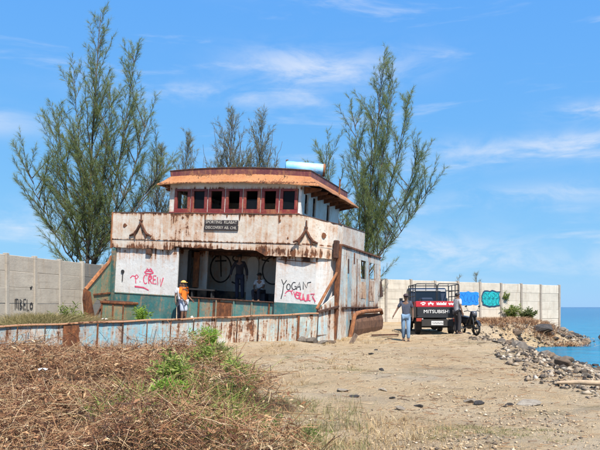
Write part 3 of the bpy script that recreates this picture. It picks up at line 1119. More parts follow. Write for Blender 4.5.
# side bulwark of the bridge deck, above the shell
sbw = MB()
sbw.wall([(4.0, 1.27), (3.97, 3.0), (3.94, 4.72)], 3.345, [4.02, 4.08, 4.13], 0.05)
sbo = sbw.build('side_bulwark', M_bul, ship)
MB().tube([(3.985, 1.27, 4.03), (3.955, 3.0, 4.09), (3.925, 4.72, 4.14)], 0.028, 6).build('capping_rail', M_rust_d, sbo)
# corner pillar and the diagonal brace in front of it
pl = MB().box(3.96, 4.13, 0.66, 0.84, -0.5, 3.30).build('corner_pillar', M_rust, ship, 0.02)
MB().box(3.86, 4.06, 0.56, 0.74, 2.75, 3.42).build('torn_bracket', M_rust_d, pl, 0.03)
MB().bar((4.06, 0.60, 2.25), (3.74, -0.55, 0.90), 0.09, 0.08).build('diagonal_brace', M_rust_o, ship, 0.015)
sp = MB()
sp.prism([(3.75, -0.5, 0.85), (4.0, 0.62, 1.4), (4.1, 0.62, -0.5), (3.86, -0.55, -0.45)], (-0.04, 0.01, 0))
sp.build('shell_plate', M_side, ship)
MB().bar((3.80, -0.58, 0.80), (4.14, 0.75, 1.02), 0.08, 0.07).build('stringer', M_rust_d, ship)
tp = MB().prism([(4.14, 0.87, -0.5), (4.15, 1.3, -0.5), (4.02, 1.3, 2.94), (4.0, 0.87, 2.94)], (-0.04, 0, 0)).build('shell_plate', M_side, ship)
# bilge: a rounded fender pipe over a rusted plate
MB().tube([(4.22, 2.20, -0.35), (4.30, 2.25, 0.25), (4.30, 2.45, 0.66), (4.30, 2.85, 0.76), (4.28, 4.2, 0.82), (4.24, 6.0, 0.84), (4.20, 7.4, 0.86), (4.17, 7.75, 0.70)], 0.085, 10).build('fender_pipe', M_rust_o, ship, smooth=True)
bp_ = MB()
prof = [(4.22, 0.70), (4.33, 0.42), (4.33, 0.12), (4.26, -0.18), (4.08, -0.34)]
for i in range(4):
    va, vb = (2.42, 4.55) if True else (0, 0)
    for (va, vb, sh) in ((2.42, 4.55, 0.0), (4.60, 7.70, -0.05)):
        (x0, z0), (x1, z1) = prof[i], prof[i + 1]
        bp_.hexa([(x0 + sh, va, z0), (x0 + sh, vb, z0), (x0 + sh - .04, vb, z0), (x0 + sh - .04, va, z0),
                  (x1 + sh, va, z1), (x1 + sh, vb, z1), (x1 + sh - .04, vb, z1), (x1 + sh - .04, va, z1)])
bp_.build('bilge_plate', rust_only('bilge rust', (0.06, 0.028, 0.018), (0.23, 0.115, 0.065), 4.0), ship)

# ---- wheelhouse
U0, U1, V0, V1 = -3.03, 2.55, 0.50, 5.35
WB, WT = 4.37, 5.28
wf = MB()
wf.box(U0, U1, V0, V0 + 0.06, 3.03, WB)
wf.box(U0, U1, V0, V0 + 0.06, WT, 5.62)
n_win, wu0, wu1 = 7, -2.82, 2.44
pitch = (wu1 - wu0) / n_win
wf.box(U0, wu0, V0, V0 + 0.06, WB, WT)
wf.box(wu1, U1, V0, V0 + 0.06, WB, WT)
for i in range(1, n_win):
    u = wu0 + i * pitch
    wf.box(u - 0.018, u + 0.018, V0, V0 + 0.06, WB, WT)
who = wf.build('wheelhouse_front', M_wh, ship)
M_pane = plain('dark tinted pane', (0.006, 0.007, 0.009), 0.45, var=0.3)
M_pane.node_tree.nodes['Principled BSDF'].inputs['Specular IOR Level'].default_value = 0.12
for i in range(n_win):
    a = wu0 + i * pitch + 0.020
    b = wu0 + (i + 1) * pitch - 0.020
    o = random.uniform(-0.012, 0.006)
    fr = MB()
    bw = 0.125
    fr.box(a, b, V0 - 0.035 + o, V0 + 0.05, WB + 0.002, WB + 0.13)
    fr.box(a, b, V0 - 0.035 + o, V0 + 0.05, WT - 0.09, WT - 0.002)
    fr.box(a, a + bw, V0 - 0.035 + o, V0 + 0.05, WB + 0.131, WT - 0.091)
    fr.box(b - bw, b, V0 - 0.035 + o, V0 + 0.05, WB + 0.131, WT - 0.091)
    wn = fr.build('window', M_red, who, 0.008)
    if i in (1, 4, 6):
        MB().box(a + bw, b - bw, V0 + 0.015, V0 + 0.022, WB + 0.131, WT - 0.4 if i == 4 else WT - 0.091).build('pane', M_pane, wn)
MB().box(U0 + 0.02, U1 - 0.02, V0 - 0.07, V0 - 0.004, WB - 0.06, WB - 0.002).build('window_sill', M_red, who, 0.01)
ws = MB()
sl = [(0.92, 1.28), (1.84, 2.22), (3.62, 4.02)]
ws.box(U1 - 0.06, U1, V0 + 0.062, V1, 3.03, 4.42)
ws.box(U1 - 0.06, U1, V0 + 0.062, V1, 5.16, 5.50)
e = V0 + 0.062
for (a, b) in sl:
    ws.box(U1 - 0.06, U1, e, a, 4.42, 5.16)
    e = b
ws.box(U1 - 0.06, U1, e, V1, 4.42, 5.16)
wso = ws.build('wheelhouse_side', M_wh, ship)
wl_ = MB()
wl_.box(U0, U0 + 0.06, V0 + 0.062, V1, 3.03, 4.37)
wl_.box(U0, U0 + 0.06, V0 + 0.062, V1, 5.2, 5.50)
wl_.box(U0, U0 + 0.06, V0 + 0.062, 1.3, 4.37, 5.2)
wl_.box(U0, U0 + 0.06, 3.0, V1, 4.37, 5.2)
wl_.build('wheelhouse_side', M_wh, ship)
MB().box(U0 + 0.062, U1 - 0.062, V1 - 0.06, V1, 3.03, 5.50).build('wheelhouse_back', M_in, ship)
MB().box(0.2, 0.5, 1.4, 1.7, 3.04, 4.55).build('helm_pedestal', M_dark, ship, 0.03)

# roof: flared skirt, upright coaming, top sheet
def ring(u0, u1, v0, v1, z, camber, n=18, m=10):
    pts = []
    for i in range(n):
        u = u0 + (u1 - u0) * i / n
        pts.append((u, v0))
    for i in range(m):
        pts.append((u1, v0 + (v1 - v0) * i / m))
    for i in range(n):
        pts.append((u1 + (u0 - u1) * i / n, v1))
    for i in range(m):
        pts.append((u0, v1 + (v0 - v1) * i / m))
    return [Vector((u, v, z - camber * u * u - 0.012 * u)) for u, v in pts]


E_ = ring(-3.47, 3.32, 0.20, 5.75, 5.50, 0.009)
wob = random.Random(5)
E_ = [p + Vector((0, 0, wob.uniform(-0.02, 0.015))) for p in E_]
MID = ring(-3.22, 3.10, 0.34, 5.55, 5.67, 0.011)
IN_ = ring(-3.02, 2.88, 0.46, 5.35, 5.84, 0.012)
TOP = ring(-3.04, 2.90, 0.44, 5.37, 6.07, 0.014)
n = len(E_)
sk = MB()
vs = E_ + MID + IN_ + [p + Vector((0, 0, -0.035)) for p in IN_] + [p + Vector((0, 0, -0.045)) for p in MID] + [p + Vector((0, 0, -0.04)) for p in E_]
fs = []
for r_ in range(5):
    for i in range(n):
        j = (i + 1) % n
        fs.append((r_ * n + i, r_ * n + j, (r_ + 1) * n + j, (r_ + 1) * n + i))
for i in range(n):
    j = (i + 1) % n
    fs.append((5 * n + i, 5 * n + j, j, i))
sk.add(vs, fs)
sko = sk.build('roof_skirt', M_roof, ship)
co_ = MB()
vs = IN_ + TOP + [Vector((p.x * 0.975, 0.07 + p.y * 0.975, p.z)) for p in TOP] + [Vector((p.x * 0.975, 0.07 + p.y * 0.975, p.z - 0.1)) for p in TOP]
fs = []
for r_ in range(3):
    for i in range(n):
        j = (i + 1) % n
        fs.append((r_ * n + i, r_ * n + j, (r_ + 1) * n + j, (r_ + 1) * n + i))
co_.add(vs, fs)
coo = co_.build('roof_coaming', M_maroon, ship)
MB().tube([p + Vector((0, -0.005 if i < 18 else 0, 0.008)) for i, p in enumerate(TOP)], 0.022, 5, closed=True).build('coaming_edge', M_rust_d, coo)
rt = MB()
rt.add([Vector((p.x * 0.974, 0.072 + p.y * 0.974, p.z - 0.06)) for p in TOP], [tuple(range(n))])
rt.build('roof_sheet', M_rust_d, coo)
so = MB()
so.box(U0 + 0.07, U1 - 0.07, V0 + 0.07, V1 - 0.07, 5.44, 5.47)
so.build('ceiling', M_dark, ship)
for v in (0.75, 1.55, 2.35, 3.15, 3.95, 4.75, 5.35):
    MB().prism([(U1 + 0.002, v, 5.40), (3.24, v, 5.31), (3.2, v, 5.25), (U1 + 0.002, v, 5.12)], (0, 0.04, 0)).build('eave_bracket', M_rust, sko)
for v in (0.75, 2.35, 3.95, 5.35):
    MB().prism([(U0 - 0.002, v, 5.40), (-3.40, v, 5.33), (-3.38, v, 5.27), (U0 - 0.002, v, 5.16)], (0, 0.04, 0)).build('eave_bracket', M_rust, sko)
MB().tube([(3.05, 3.6, 5.52), (3.05, 3.6, 6.2)], 0.03, 6).build('vent_pipe', M_rust, sko)

# ---- things on the ship
dc = on_ship(1.75, 2.9, 6.00)
M_drum = rusty('faded blue drum plastic', (0.36, 0.62, 0.78), 0.05, 0.3, (0.10, 0.40, 0.70), seed=51.0, dirt=0.2, stain=0.15)
drum = thing('water_drum', 'pale blue cylinder tank lying on the wheelhouse roof', 'tank', dc, (0, R(4.5), R(1)))
pr = [(-0.82, 0.0), (-0.82, 0.19), (-0.79, 0.235), (-0.70, 0.25)] + [(-0.66 + 0.02 * (i % 2) + 0.16 * i, 0.25 + 0.006 * (i % 2)) for i in range(9)] + [(0.70, 0.25), (0.72, 0.25)]
MB().lathe(pr, (0, 0, 0.50), 'x', 24).build('body', M_drum, drum, smooth=True)
MB().lathe([(0.722, 0.25), (0.722, 0.262), (0.80, 0.262), (0.81, 0.22), (0.80, 0.0)], (0, 0, 0.50), 'x', 24).build('end_cap', M_rust_o, drum, smooth=True)
for x in (-0.5, 0.05, 0.55):
    MB().box(x - 0.07, x + 0.07, -0.22, 0.22, -0.08, 0.28).build('cradle', M_rust_d, drum, 0.01)
MB().tube([(-0.79, 0, 0.70), (-0.80, 0, 0.79), (-0.72, 0, 0.80)], 0.025, 6).build('spout', M_rust, drum)

lk = thing('deck_locker', 'low teal steel locker with rusty lid at the ship\'s left front wall', 'locker', on_ship(-4.42, -0.50, 0.0), (0, R(3.4), R(-20)))
b_ = MB().box(-0.55, 0.50, -0.42, 0.42, 0.0, 0.60).build('body', M_port, lk, 0.012)
ld = MB().box(-0.60, 0.55, -0.47, 0.47, 0.603, 0.70).build('lid', M_rust, lk, 0.02)
MB().box(-0.45, 0.40, -0.32, 0.32, 0.702, 0.725).build('lid_panel', M_rust_d, ld, 0.01)
for x in (-0.52, 0.0, 0.47):
    MB().box(x - 0.03, x + 0.03, -0.445, -0.422, 0.0, 0.60).build('stiffener', M_rust, lk)
M_plank = plain('bleached plank', (0.55, 0.50, 0.43), 0.9, var=0.2)
pa, pb = on_ship(-0.35, -1.45, 0.0), on_ship(-0.85, -1.15, 0.36)
pk_ = thing('loose_plank', 'pale plank leaning on the deck beside the man in orange', 'plank', pa)
d_ = pb - pa
MB().bar((0, 0, 0.02), d_, 0.08, 0.03, (0, -1, 0.3)).build('board', M_plank, pk_, 0.005)
MB().bar(d_ * 0.3 + Vector((0, -0.02, 0.02)), d_ * 0.36 + Vector((0, -0.02, 0.02)), 0.10, 0.045, (0, -1, 0.3)).build('cleat', M_plank, pk_, 0.004)
# ------------------------------------------------------------------ wall graffiti
def wall_px(root, bay_len):
    pass


M_gblue = plain('blue spray paint', (0.015, 0.20, 0.62), 0.6, var=0.35, scale=5)
M_gteal = plain('teal spray paint', (0.01, 0.34, 0.36), 0.6, var=0.35, scale=5)
M_gdark = plain('dark outline paint', (0.012, 0.045, 0.085), 0.6)


def lumpy(x0, x1, z0, z1, n=26, seed=1, amp=0.09):
    r_ = random.Random(seed)
    cx, cz, hx, hz = (x0 + x1) / 2, (z0 + z1) / 2, (x1 - x0) / 2, (z1 - z0) / 2
    pts = []
    for i in range(n):
        a = 2 * math.pi * i / n
        c, s_ = math.cos(a), math.sin(a)
        k = 1.0 / max(abs(c), abs(s_)) ** 0.86
        e = 1 + r_.uniform(-amp, amp)
        pts.append((cx + hx * c * k * e, cz + hz * s_ * k * e))
    return pts


# bay 4 and bay 5 of the right wall carry one big tag each
b0, b1 = 4 * RBL + 0.12, 5 * RBL - 0.1
N_ = (0, -1, 0)
blob(lumpy(b0 + 0.02, b1, 1.62, 2.46, seed=3), (0, -0.041, 0), (1, 0, 0), N_).build('graffiti', M_gblue, right_wall)
gl = []
for i, x in enumerate(np.linspace(b0 + 0.16, b1 - 0.2, 5)):
    gl += [arc(x, 2.02 + 0.06 * (i % 2), 0.13, 0.24, 40 + 40 * i, 330 + 30 * i)]
strokes(gl, 0.03, (0, -0.046, 0), (1, 0, 0), N_).build('graffiti_outline', plain('mid blue paint', (0.01, 0.10, 0.36), 0.6), right_wall)
b0, b1 = 5 * RBL + 0.14, 6 * RBL - 0.12
blob(lumpy(b0 - 0.02, b1 + 0.02, 1.50, 2.56, seed=9), (0, -0.041, 0), (1, 0, 0), N_).build('graffiti', M_gdark, right_wall)
blob(lumpy(b0 + 0.06, b1 - 0.06, 1.60, 2.46, seed=9), (0, -0.045, 0), (1, 0, 0), N_).build('graffiti', M_gteal, right_wall)
gl = []
for i, x in enumerate(np.linspace(b0 + 0.25, b1 - 0.25, 4)):
    gl += [arc(x, 1.84, 0.12, 0.17, 30 * i, 340), arc(x + 0.04, 2.24, 0.13, 0.13, 90 * i, 90 * i + 300), [(x - 0.14, 2.04), (x + 0.14, 2.06)]]
strokes(gl, 0.03, (0, -0.050, 0), (1, 0, 0), N_).build('graffiti_outline', plain('deep teal paint', (0.005, 0.11, 0.14), 0.6), right_wall)
# small black tag on the left wall
s0 = 2 * LBL + 0.42
gl = []
hgt = 0.36
cx = s0
for ch in 'mBELo':
    if ch == 'm':
        gl += [[(cx, 0), (cx, hgt), (cx + .06, hgt + .02), (cx + .09, 0.05)], [(cx + .09, hgt), (cx + .15, hgt), (cx + .18, 0)]]
        cx += 0.26
    elif ch == 'B':
        gl += [[(cx, 0), (cx, hgt), (cx + .1, hgt - .06), (cx, hgt / 2), (cx + .12, 0.08), (cx, 0)]]
        cx += 0.19
    elif ch == 'E':
        gl += [[(cx + .12, hgt), (cx, hgt), (cx, 0), (cx + .12, 0)], [(cx, hgt / 2), (cx + .1, hgt / 2)]]
        cx += 0.18
    elif ch == 'L':
        gl += [[(cx, hgt), (cx, -0.04), (cx + .12, -0.04)]]
        cx += 0.18
    else:
        gl += [arc(cx + .06, 0.12, 0.07, 0.11, 0, 370)]
strokes(gl, 0.045, (0, -0.041, 1.42), (1, 0, 0), N_).build('graffiti', M_black, left_wall)
strokes([[(3 * LBL - 0.28, 2.15), (3 * LBL - 0.18, 2.28)], [(3 * LBL - 0.3, 2.24), (3 * LBL - 0.2, 2.17)]], 0.05, (0, -0.041, 0), (1, 0, 0), N_).build('graffiti', M_black, left_wall)

# ------------------------------------------------------------------ trees (she-oaks)
M_bark = plain('grey brown bark', (0.085, 0.065, 0.050), 0.9, var=0.4, scale=10, bump=0.5)
GREENS = [(0.0, (0.095, 0.140, 0.055)), (0.35, (0.165, 0.225, 0.080)), (0.7, (0.260, 0.315, 0.110)), (1.0, (0.39, 0.39, 0.155))]
M_needle = island('she-oak needles', GREENS, 0.6, 0.5)
M_needle2 = island('sparse olive needles', [(0.0, (0.12, 0.135, 0.075)), (0.6, (0.22, 0.225, 0.12)), (1.0, (0.34, 0.30, 0.18))], 0.6, 0.35)


def casuarina(label, base, H, limbs, spread, seed, mat=M_needle, lean=(0.0, 0.0), dens=1.0, low=0.06, leaders=(), group='she-oak trees behind the walls', trunk_r=None, prof=None, blade=0.0070):
    g = np.random.default_rng(seed)
    root = thing('casuarina_tree', label, 'tree', base, 0, group)
    K = 14
    TP, TR = [], []
    # trunk
    z = np.linspace(0, 1, K)
    tr = trunk_r or H * 0.0068
    wob = np.cumsum(g.normal(0, 0.012 * H / 10, (K, 2)), 0)
    trunk = np.stack([lean[0] * z ** 1.3 * H + wob[:, 0], lean[1] * z * H + wob[:, 1], z * H], -1)
    trunk[0, :2] = 0
    mains = [(trunk, tr * (1 - z * 0.93))]
    for (h0, dx, dy, h1, f) in leaders:      # second stems that rise with the trunk
        a = np.array([np.interp(h0, z, trunk[:, 0]), np.interp(h0, z, trunk[:, 1]), h0 * H])
        b = np.array([dx, dy, h1 * H])
        t = np.linspace(0, 1, K)[:, None]
        mid = a + (b - a) * np.array([0.62, 0.62, 0.42])
        p = a * (1 - t) ** 2 + 2 * mid * t * (1 - t) + b * t ** 2
        p[1:-1] += g.normal(0, 0.04, (K - 2, 3))
        mains.append((p, tr * f * (1 - t[:, 0] * 0.9)))
    tubes_v, tubes_f, off = [], [], 0

    def push(P, r, sides):
        nonlocal off
        V, F = tubes_np(P, r, sides)
        tubes_v.append(V)
        tubes_f.append(F + off)
        off += len(V)

    for (p, r) in mains:
        push(p[None], np.maximum(r, 0.008)[None], 7)
    # limbs
    prim = []
    tot = sum(np.linalg.norm(p[-1] - p[0]) for p, r in mains)
    for mi, (p, r) in enumerate(mains):
        nl = int(limbs * np.linalg.norm(p[-1] - p[0]) / tot)
        for i in range(nl):
            f = (low if mi == 0 else 0.12) + (0.985 - low) * (i + g.random()) / nl
            f = min(f, 0.985)
            q = np.array([np.interp(f, z, p[:, k]) for k in range(3)])
            hh = q[2] / H
            pr_ = np.interp(hh, *(prof or ([0, 0.1, 0.3, 0.55, 0.8, 1.0], [0.75, 0.9, 1.0, 0.80, 0.45, 0.12])))
            L = spread * pr_ * g.uniform(0.55, 1.1) * (1.0 if mi == 0 else 0.75)
            an = g.uniform(0, 2 * np.pi)
            tilt = np.radians(np.interp(hh, [0, 0.4, 1], [50, 36, 20]) + g.normal(0, 6))
            d = np.array([np.cos(an) * np.sin(tilt), np.sin(an) * np.sin(tilt), np.cos(tilt)])
            t = np.linspace(0, 1, 7)[:, None]
            up = np.array([0, 0, 1.0])
            path = q + d * (t * L) + up * (0.12 * L * t ** 2) + g.normal(0, 0.018 * L, (7, 3)) * t
            prim.append((path, L, max(0.008, 0.013 * L), hh))
    push(np.array([a for a, *_ in prim]), np.array([[c * (1 - 0.85 * k / 6) for k in range(7)] for _, _, c, _ in prim]), 4)
    # twigs
    tw, tips = [], []
    for (path, L, c, hh) in prim:
        nt = max(5, int(L * 11.0 * dens))
        for i in range(nt):
            f = 0.16 + 0.84 * (i + g.random()) / nt
            q = np.array([np.interp(f * 6, range(7), path[:, k]) for k in range(3)])
            d0 = path[min(6, int(f * 6) + 1)] - path[min(5, int(f * 6))]
            d0 = d0 / np.linalg.norm(d0)
            rnd = g.normal(0, 1, 3)
            rnd -= d0 * rnd.dot(d0)
            rnd /= np.linalg.norm(rnd)
            d = d0 * 0.85 + rnd * 0.50 + np.array([0, 0, 0.20])
            d /= np.linalg.norm(d)
            l = g.uniform(0.25, 0.75) * (1.1 - 0.45 * f) * (0.50 + 0.14 * min(L, 3.5))
            t = np.linspace(0, 1, 4)[:, None]
            tw.append(q + d * (l * t) + np.array([0, 0, -0.10 * l]) * t ** 2)
    tw = np.array(tw)
    push(tw, np.repeat(np.array([[0.007, 0.006, 0.004, 0.002]]), len(tw), 0), 3)
    me = np_mesh('trunk', np.concatenate(tubes_v), np.concatenate(tubes_f), M_bark)
    me.polygons.foreach_set('use_smooth', [True] * len(me.polygons))
    link('trunk', me, root)
    # needles in brushes along the twigs
    per = int(36 * dens)
    n = len(tw)
    f = g.uniform(0.05, 1.0, (n, per))
    i0 = np.minimum((f * 3).astype(int), 2)
    fr = f * 3 - i0
    idx = np.arange(n)[:, None]
    q = tw[idx, i0] * (1 - fr)[..., None] + tw[idx, i0 + 1] * fr[..., None]
    d = unit(tw[:, -1] - tw[:, 0])[:, None, :] * 0.85 + g.normal(0, 0.34, (n, per, 3)) + np.array([0, 0, -0.04])
    d = unit(d)
    ln = g.uniform(0.10, 0.30, (n, per))[..., None]
    q = q.reshape(-1, 3)
    d = d.reshape(-1, 3)
    ln = ln.reshape(-1, 1)
    P = np.stack([q, q + d * ln + np.array([0, 0, -0.16]) * ln], 1)
    side = unit(np.cross(d, g.normal(0, 1, d.shape)))
    wd = np.repeat(np.array([[1.0, 0.35]]), len(P), 0) * blade * 0.5 * g.uniform(0.7, 1.3, (len(P), 1))
    V, F = blades_np(P, wd, side)
    link('crown', np_mesh('crown', V, F, mat), root)
    return root


FAN = ([0, 0.5, 0.8, 1.0], [0.6, 1.0, 0.85, 0.25])
casuarina('tall feathery she-oak behind the left concrete wall', (-10.05, 30.5, 0.4), 14.9, 310, 3.4, 3, lean=(0.045, 0.0), dens=0.85,
          leaders=[(0.12, 2.2, 0.3, 0.86, 0.6), (0.14, -1.5, 0.5, 0.66, 0.55), (0.18, 2.9, -0.4, 0.64, 0.5), (0.12, 1.3, -0.6, 0.70, 0.45), (0.25, -0.7, 0.5, 0.80, 0.4), (0.22, 3.3, 0.4, 0.50, 0.4), (0.15, -2.6, -0.3, 0.50, 0.4)],
          prof=([0, 0.08, 0.2, 0.4, 0.6, 0.8, 1.0], [0.45, 0.85, 1.0, 0.95, 0.72, 0.48, 0.20]))
casuarina('tall feathery she-oak leaning right behind the ship\'s wheelhouse', (3.4, 35.6, 0.4), 14.9, 300, 3.2, 21, lean=(0.085, 0.0), dens=0.85,
          leaders=[(0.16, -2.0, 0.3, 0.60, 0.6), (0.14, -0.4, -0.4, 0.74, 0.55), (0.20, 2.5, 0.2, 0.82, 0.6), (0.16, 2.9, -0.4, 0.60, 0.5), (0.25, 1.6, -0.5, 0.90, 0.4), (0.22, 3.6, 0.3, 0.50, 0.4), (0.16, -2.9, 0.2, 0.46, 0.4)],
          prof=([0, 0.1, 0.25, 0.45, 0.65, 0.85, 1.0], [0.5, 0.85, 1.0, 0.92, 0.7, 0.48, 0.20]))
casuarina('thin sparse she-oak rising left of the wheelhouse roof', (-6.35, 34.0, 0.4), 10.0, 110, 1.9, 5, M_needle2, (0.05, 0), 0.55, 0.45,
          leaders=[(0.4, 1.3, 0.2, 0.90, 0.7), (0.4, -1.2, 0.2, 0.82, 0.7), (0.5, 0.7, 0.2, 0.97, 0.6)], prof=FAN, blade=0.0075)
casuarina('thin sparse she-oak behind the middle of the wheelhouse roof', (-4.4, 36.0, 0.4), 11.8, 150, 2.2, 8, M_needle2, (0.07, 0), 0.55, 0.5,
          leaders=[(0.4, -1.0, 0.2, 0.86, 0.7), (0.5, 1.3, 0.2, 0.95, 0.7), (0.5, -0.4, 0.3, 0.95, 0.7), (0.5, 1.9, 0.3, 0.88, 0.7)], prof=FAN, blade=0.0075)
casuarina('thin sparse she-oak nearest the blue roof tank', (-3.0, 36.6, 0.4), 11.9, 130, 2.1, 12, M_needle2, (0.08, 0), 0.55, 0.5,
          leaders=[(0.5, 1.5, 0.2, 0.96, 0.7), (0.5, -0.5, 0.2, 0.94, 0.7), (0.5, 2.0, 0.2, 0.88, 0.7)], prof=FAN, blade=0.0075)
casuarina('mid height she-oak between the tall left tree and the wheelhouse', (-7.6, 33.0, 0.4), 9.2, 90, 2.6, 15, M_needle2, (0.06, 0), 0.6, 0.2)
casuarina('bare wispy sapling showing above the right wall', (13.2, 48.5, 0.3), 3.75, 14, 1.1, 17, M_needle2, (0.0, 0), 0.45, 0.3, blade=0.0075)
casuarina('smaller bare sapling above the right wall near the truck', (12.0, 49.5, 0.3), 3.5, 10, 0.9, 19, M_needle2, (0.03, 0), 0.40, 0.3, blade=0.0075)
# ------------------------------------------------------------------ rocks of the shore
def mat_rock(name, a, b_, c_):
    m, t, b = new_mat(name)
    co = obj_co(t)
    oi = t.add('ShaderNodeObjectInfo')
    va = t.add('ShaderNodeVectorMath', operation='ADD')
    cb = t.add('ShaderNodeCombineXYZ')
    t.put(cb.inputs[0], t.math('MULTIPLY', oi.outputs['Random'], 51.0))
    t.put(va.inputs[0], co)
    t.put(va.inputs[1], cb.outputs[0])
    n = t.noise(va.outputs[0], 2.2, 8, 0.66)
    f = t.noise(va.outputs[0], 14, 6, 0.7)
    c = t.ramp(n, [(0.30, c_), (0.50, b_), (0.70, a)])
    c = t.mix(t.math('MULTIPLY', oi.outputs['Random'], 0.55), c, c_)
    c = t.mix(t.range(f, 0.55, 0.7, 0, 0.5), c, tuple(q * 0.45 for q in b_))
    t.put(b.inputs['Base Color'], c)
    b.inputs['Roughness'].default_value = 0.93
    t.put(b.inputs['Normal'], t.bump(t.math('ADD', n, f), 0.8, 0.05))
    return m


M_rock_l = mat_rock('pale coral rock', (0.33, 0.285, 0.235), (0.23, 0.19, 0.15), (0.105, 0.082, 0.064))
M_rock_d = mat_rock('dark wet rock', (0.12, 0.098, 0.080), (0.062, 0.052, 0.046), (0.026, 0.023, 0.022))
M_rock_b = mat_rock('brown rock', (0.33, 0.235, 0.15), (0.21, 0.145, 0.095), (0.10, 0.066, 0.045))


def rock_mesh(seed, mat, flat=0.7):
    r_ = random.Random(seed)
    bm = bmesh.new()
    for i in range(22):
        v = Vector((r_.gauss(0, 1), r_.gauss(0, 1), r_.gauss(0, 1))).normalized()
        k = r_.uniform(0.78, 1.0)
        bm.verts.new((v.x * k, v.y * k * r_.uniform(0.8, 1), v.z * k * flat))
    res = bmesh.ops.convex_hull(bm, input=bm.verts)
    bmesh.ops.delete(bm, geom=[v for v in bm.verts if not v.link_faces], context='VERTS')
    bmesh.ops.bevel(bm, geom=list(bm.edges), offset=0.07, segments=1, affect='EDGES', clamp_overlap=True)
    bmesh.ops.recalc_face_normals(bm, faces=bm.faces)
    me = bpy.data.meshes.new('rock')
    bm.to_mesh(me)
    bm.free()
    me.materials.append(mat)
    return me


RM = [rock_mesh(i, m_, fl) for i, (m_, fl) in enumerate([(M_rock_l, 0.7), (M_rock_l, 0.55), (M_rock_l, 0.8), (M_rock_b, 0.6), (M_rock_b, 0.75), (M_rock_d, 0.7), (M_rock_d, 0.85), (M_rock_d, 0.6)])]


def rock(me, x, y, s, label, group, sink=0.3, name='rock', flat=1.0):
    o = link(name, me)
    o.scale = (s, s * random.uniform(0.7, 1.1), s * flat)
    o.rotation_euler = (random.uniform(-0.3, 0.3), random.uniform(-0.3, 0.3), random.uniform(0, 6.28))
    o.location = (x, y, gz(x, y) + s * (0.55 - sink) * flat)
    tag(o, label, 'rock', group)
    return o


rk = random.Random(4)
cnt = 0
while cnt < 290:
    y = rk.choice([rk.uniform(10, 31), rk.uniform(20, 31), rk.uniform(29, 43)])
    d = rk.betavariate(2.2, 2.0) * -4.4 + 0.5
    if y < 31 and rk.random() < 0.35:
        d = rk.uniform(-1.6, 0.5)
    x = float(shore(y)) + d
    if x < np.interp(y, [9, 10, 12.5, 17.6, 22, 27, 32, 40, 44], [5.2, 5.0, 4.8, 6.0, 6.8, 8.2, 10.6, 13.6, 16]):
        continue
    s = min(0.27, 0.07 + rk.expovariate(1 / 0.075)) * (1.2 if y > 31 else 1.0)
    wet = d > -1.2
    me = rk.choice(RM[5:] + RM[3:5]) if (wet and rk.random() < 0.72) else rk.choice(RM[:5])
    if not wet and rk.random() < 0.15:
        me = rk.choice(RM[5:])
    dark = me in RM[5:]
    spit = y > 31.5
    big = 'large ' if s > 0.20 else ('mid sized ' if s > 0.12 else 'small ')
    hue = 'dark ' if dark else ('brown ' if me in RM[3:5] else 'pale grey ')
    where = 'at the waterline' if d > -0.7 else ('on the slope' if d > -2.3 else 'on the inland edge')
    zone = ' of the spit below the wall\'s end' if spit else (' by the inlet' if y > 24 else (' of the bank beyond the driftwood log' if y > 15 else ' of the bank around the driftwood log'))
    lab = big + hue + 'rock ' + where + zone
    rock(me, x, y, s, lab, 'alike rocks: ' + lab)
    cnt += 1
rock(RM[5], 12.05, 32.4, 0.60, 'big black boulder in the rubble near the end of the wall', None, 0.35)
rock(RM[6], 17.4, 37.2, 0.42, 'lone dark rock standing in the water off the spit tip', None, 0.1)
M_rock_w = mat_rock('sun bleached coral stone', (0.52, 0.455, 0.37), (0.40, 0.33, 0.25), (0.22, 0.165, 0.115))
FM = [rock_mesh(40 + i, M_rock_w, 0.6) for i in range(3)] + [rock_mesh(50 + i, M_rock_b, 0.6) for i in range(2)] + [rock_mesh(60 + i, M_rock_d, 0.6) for i in range(3)]
# scattered stones of the foreground, each by its look and place
for (x, y, s, k, lab, fl) in [(3.42, 9.45, 0.30, 0, 'long pale flat slab lying on the sand at the right front', 0.35), (3.05, 9.6, 0.10, 5, 'small dark stone just left of the long pale slab', 0.9),
                              (2.62, 10.2, 0.20, 1, 'pale upright stone in the middle of the right foreground', 0.6), (2.72, 9.95, 0.13, 6, 'dark stone touching the pale upright stone', 0.7),
                              (1.55, 9.7, 0.13, 0, 'pale stone of a pair left of the right foreground', 0.7), (1.72, 9.6, 0.12, 7, 'dark grey stone of a pair left of the right foreground', 0.7),
                              (1.33, 10.9, 0.12, 2, 'whitish stone alone beside a dark chip on the track', 0.8), (1.43, 10.85, 0.09, 6, 'dark chip beside the whitish stone on the track', 0.7),
                              (1.62, 13.4, 0.13, 5, 'black stone alone in the middle of the sandy track', 0.7), (1.9, 17.6, 0.13, 6, 'dark stone below the man in the navy shirt', 0.6),
                              (0.62, 10.6, 0.20, 0, 'flat pale stone at the edge of the dry brush', 0.5), (0.95, 10.9, 0.14, 7, 'dark flat stone right of the flat pale stone by the brush', 0.5),
                              (2.2, 19.2, 0.12, 5, 'dark stone on the track in front of the pickup truck', 0.6)]:
    rock(FM[k], x + random.uniform(-.12, .12), y + random.uniform(-.5, .5), s * 0.78, lab, None, 0.38, 'stone', fl)
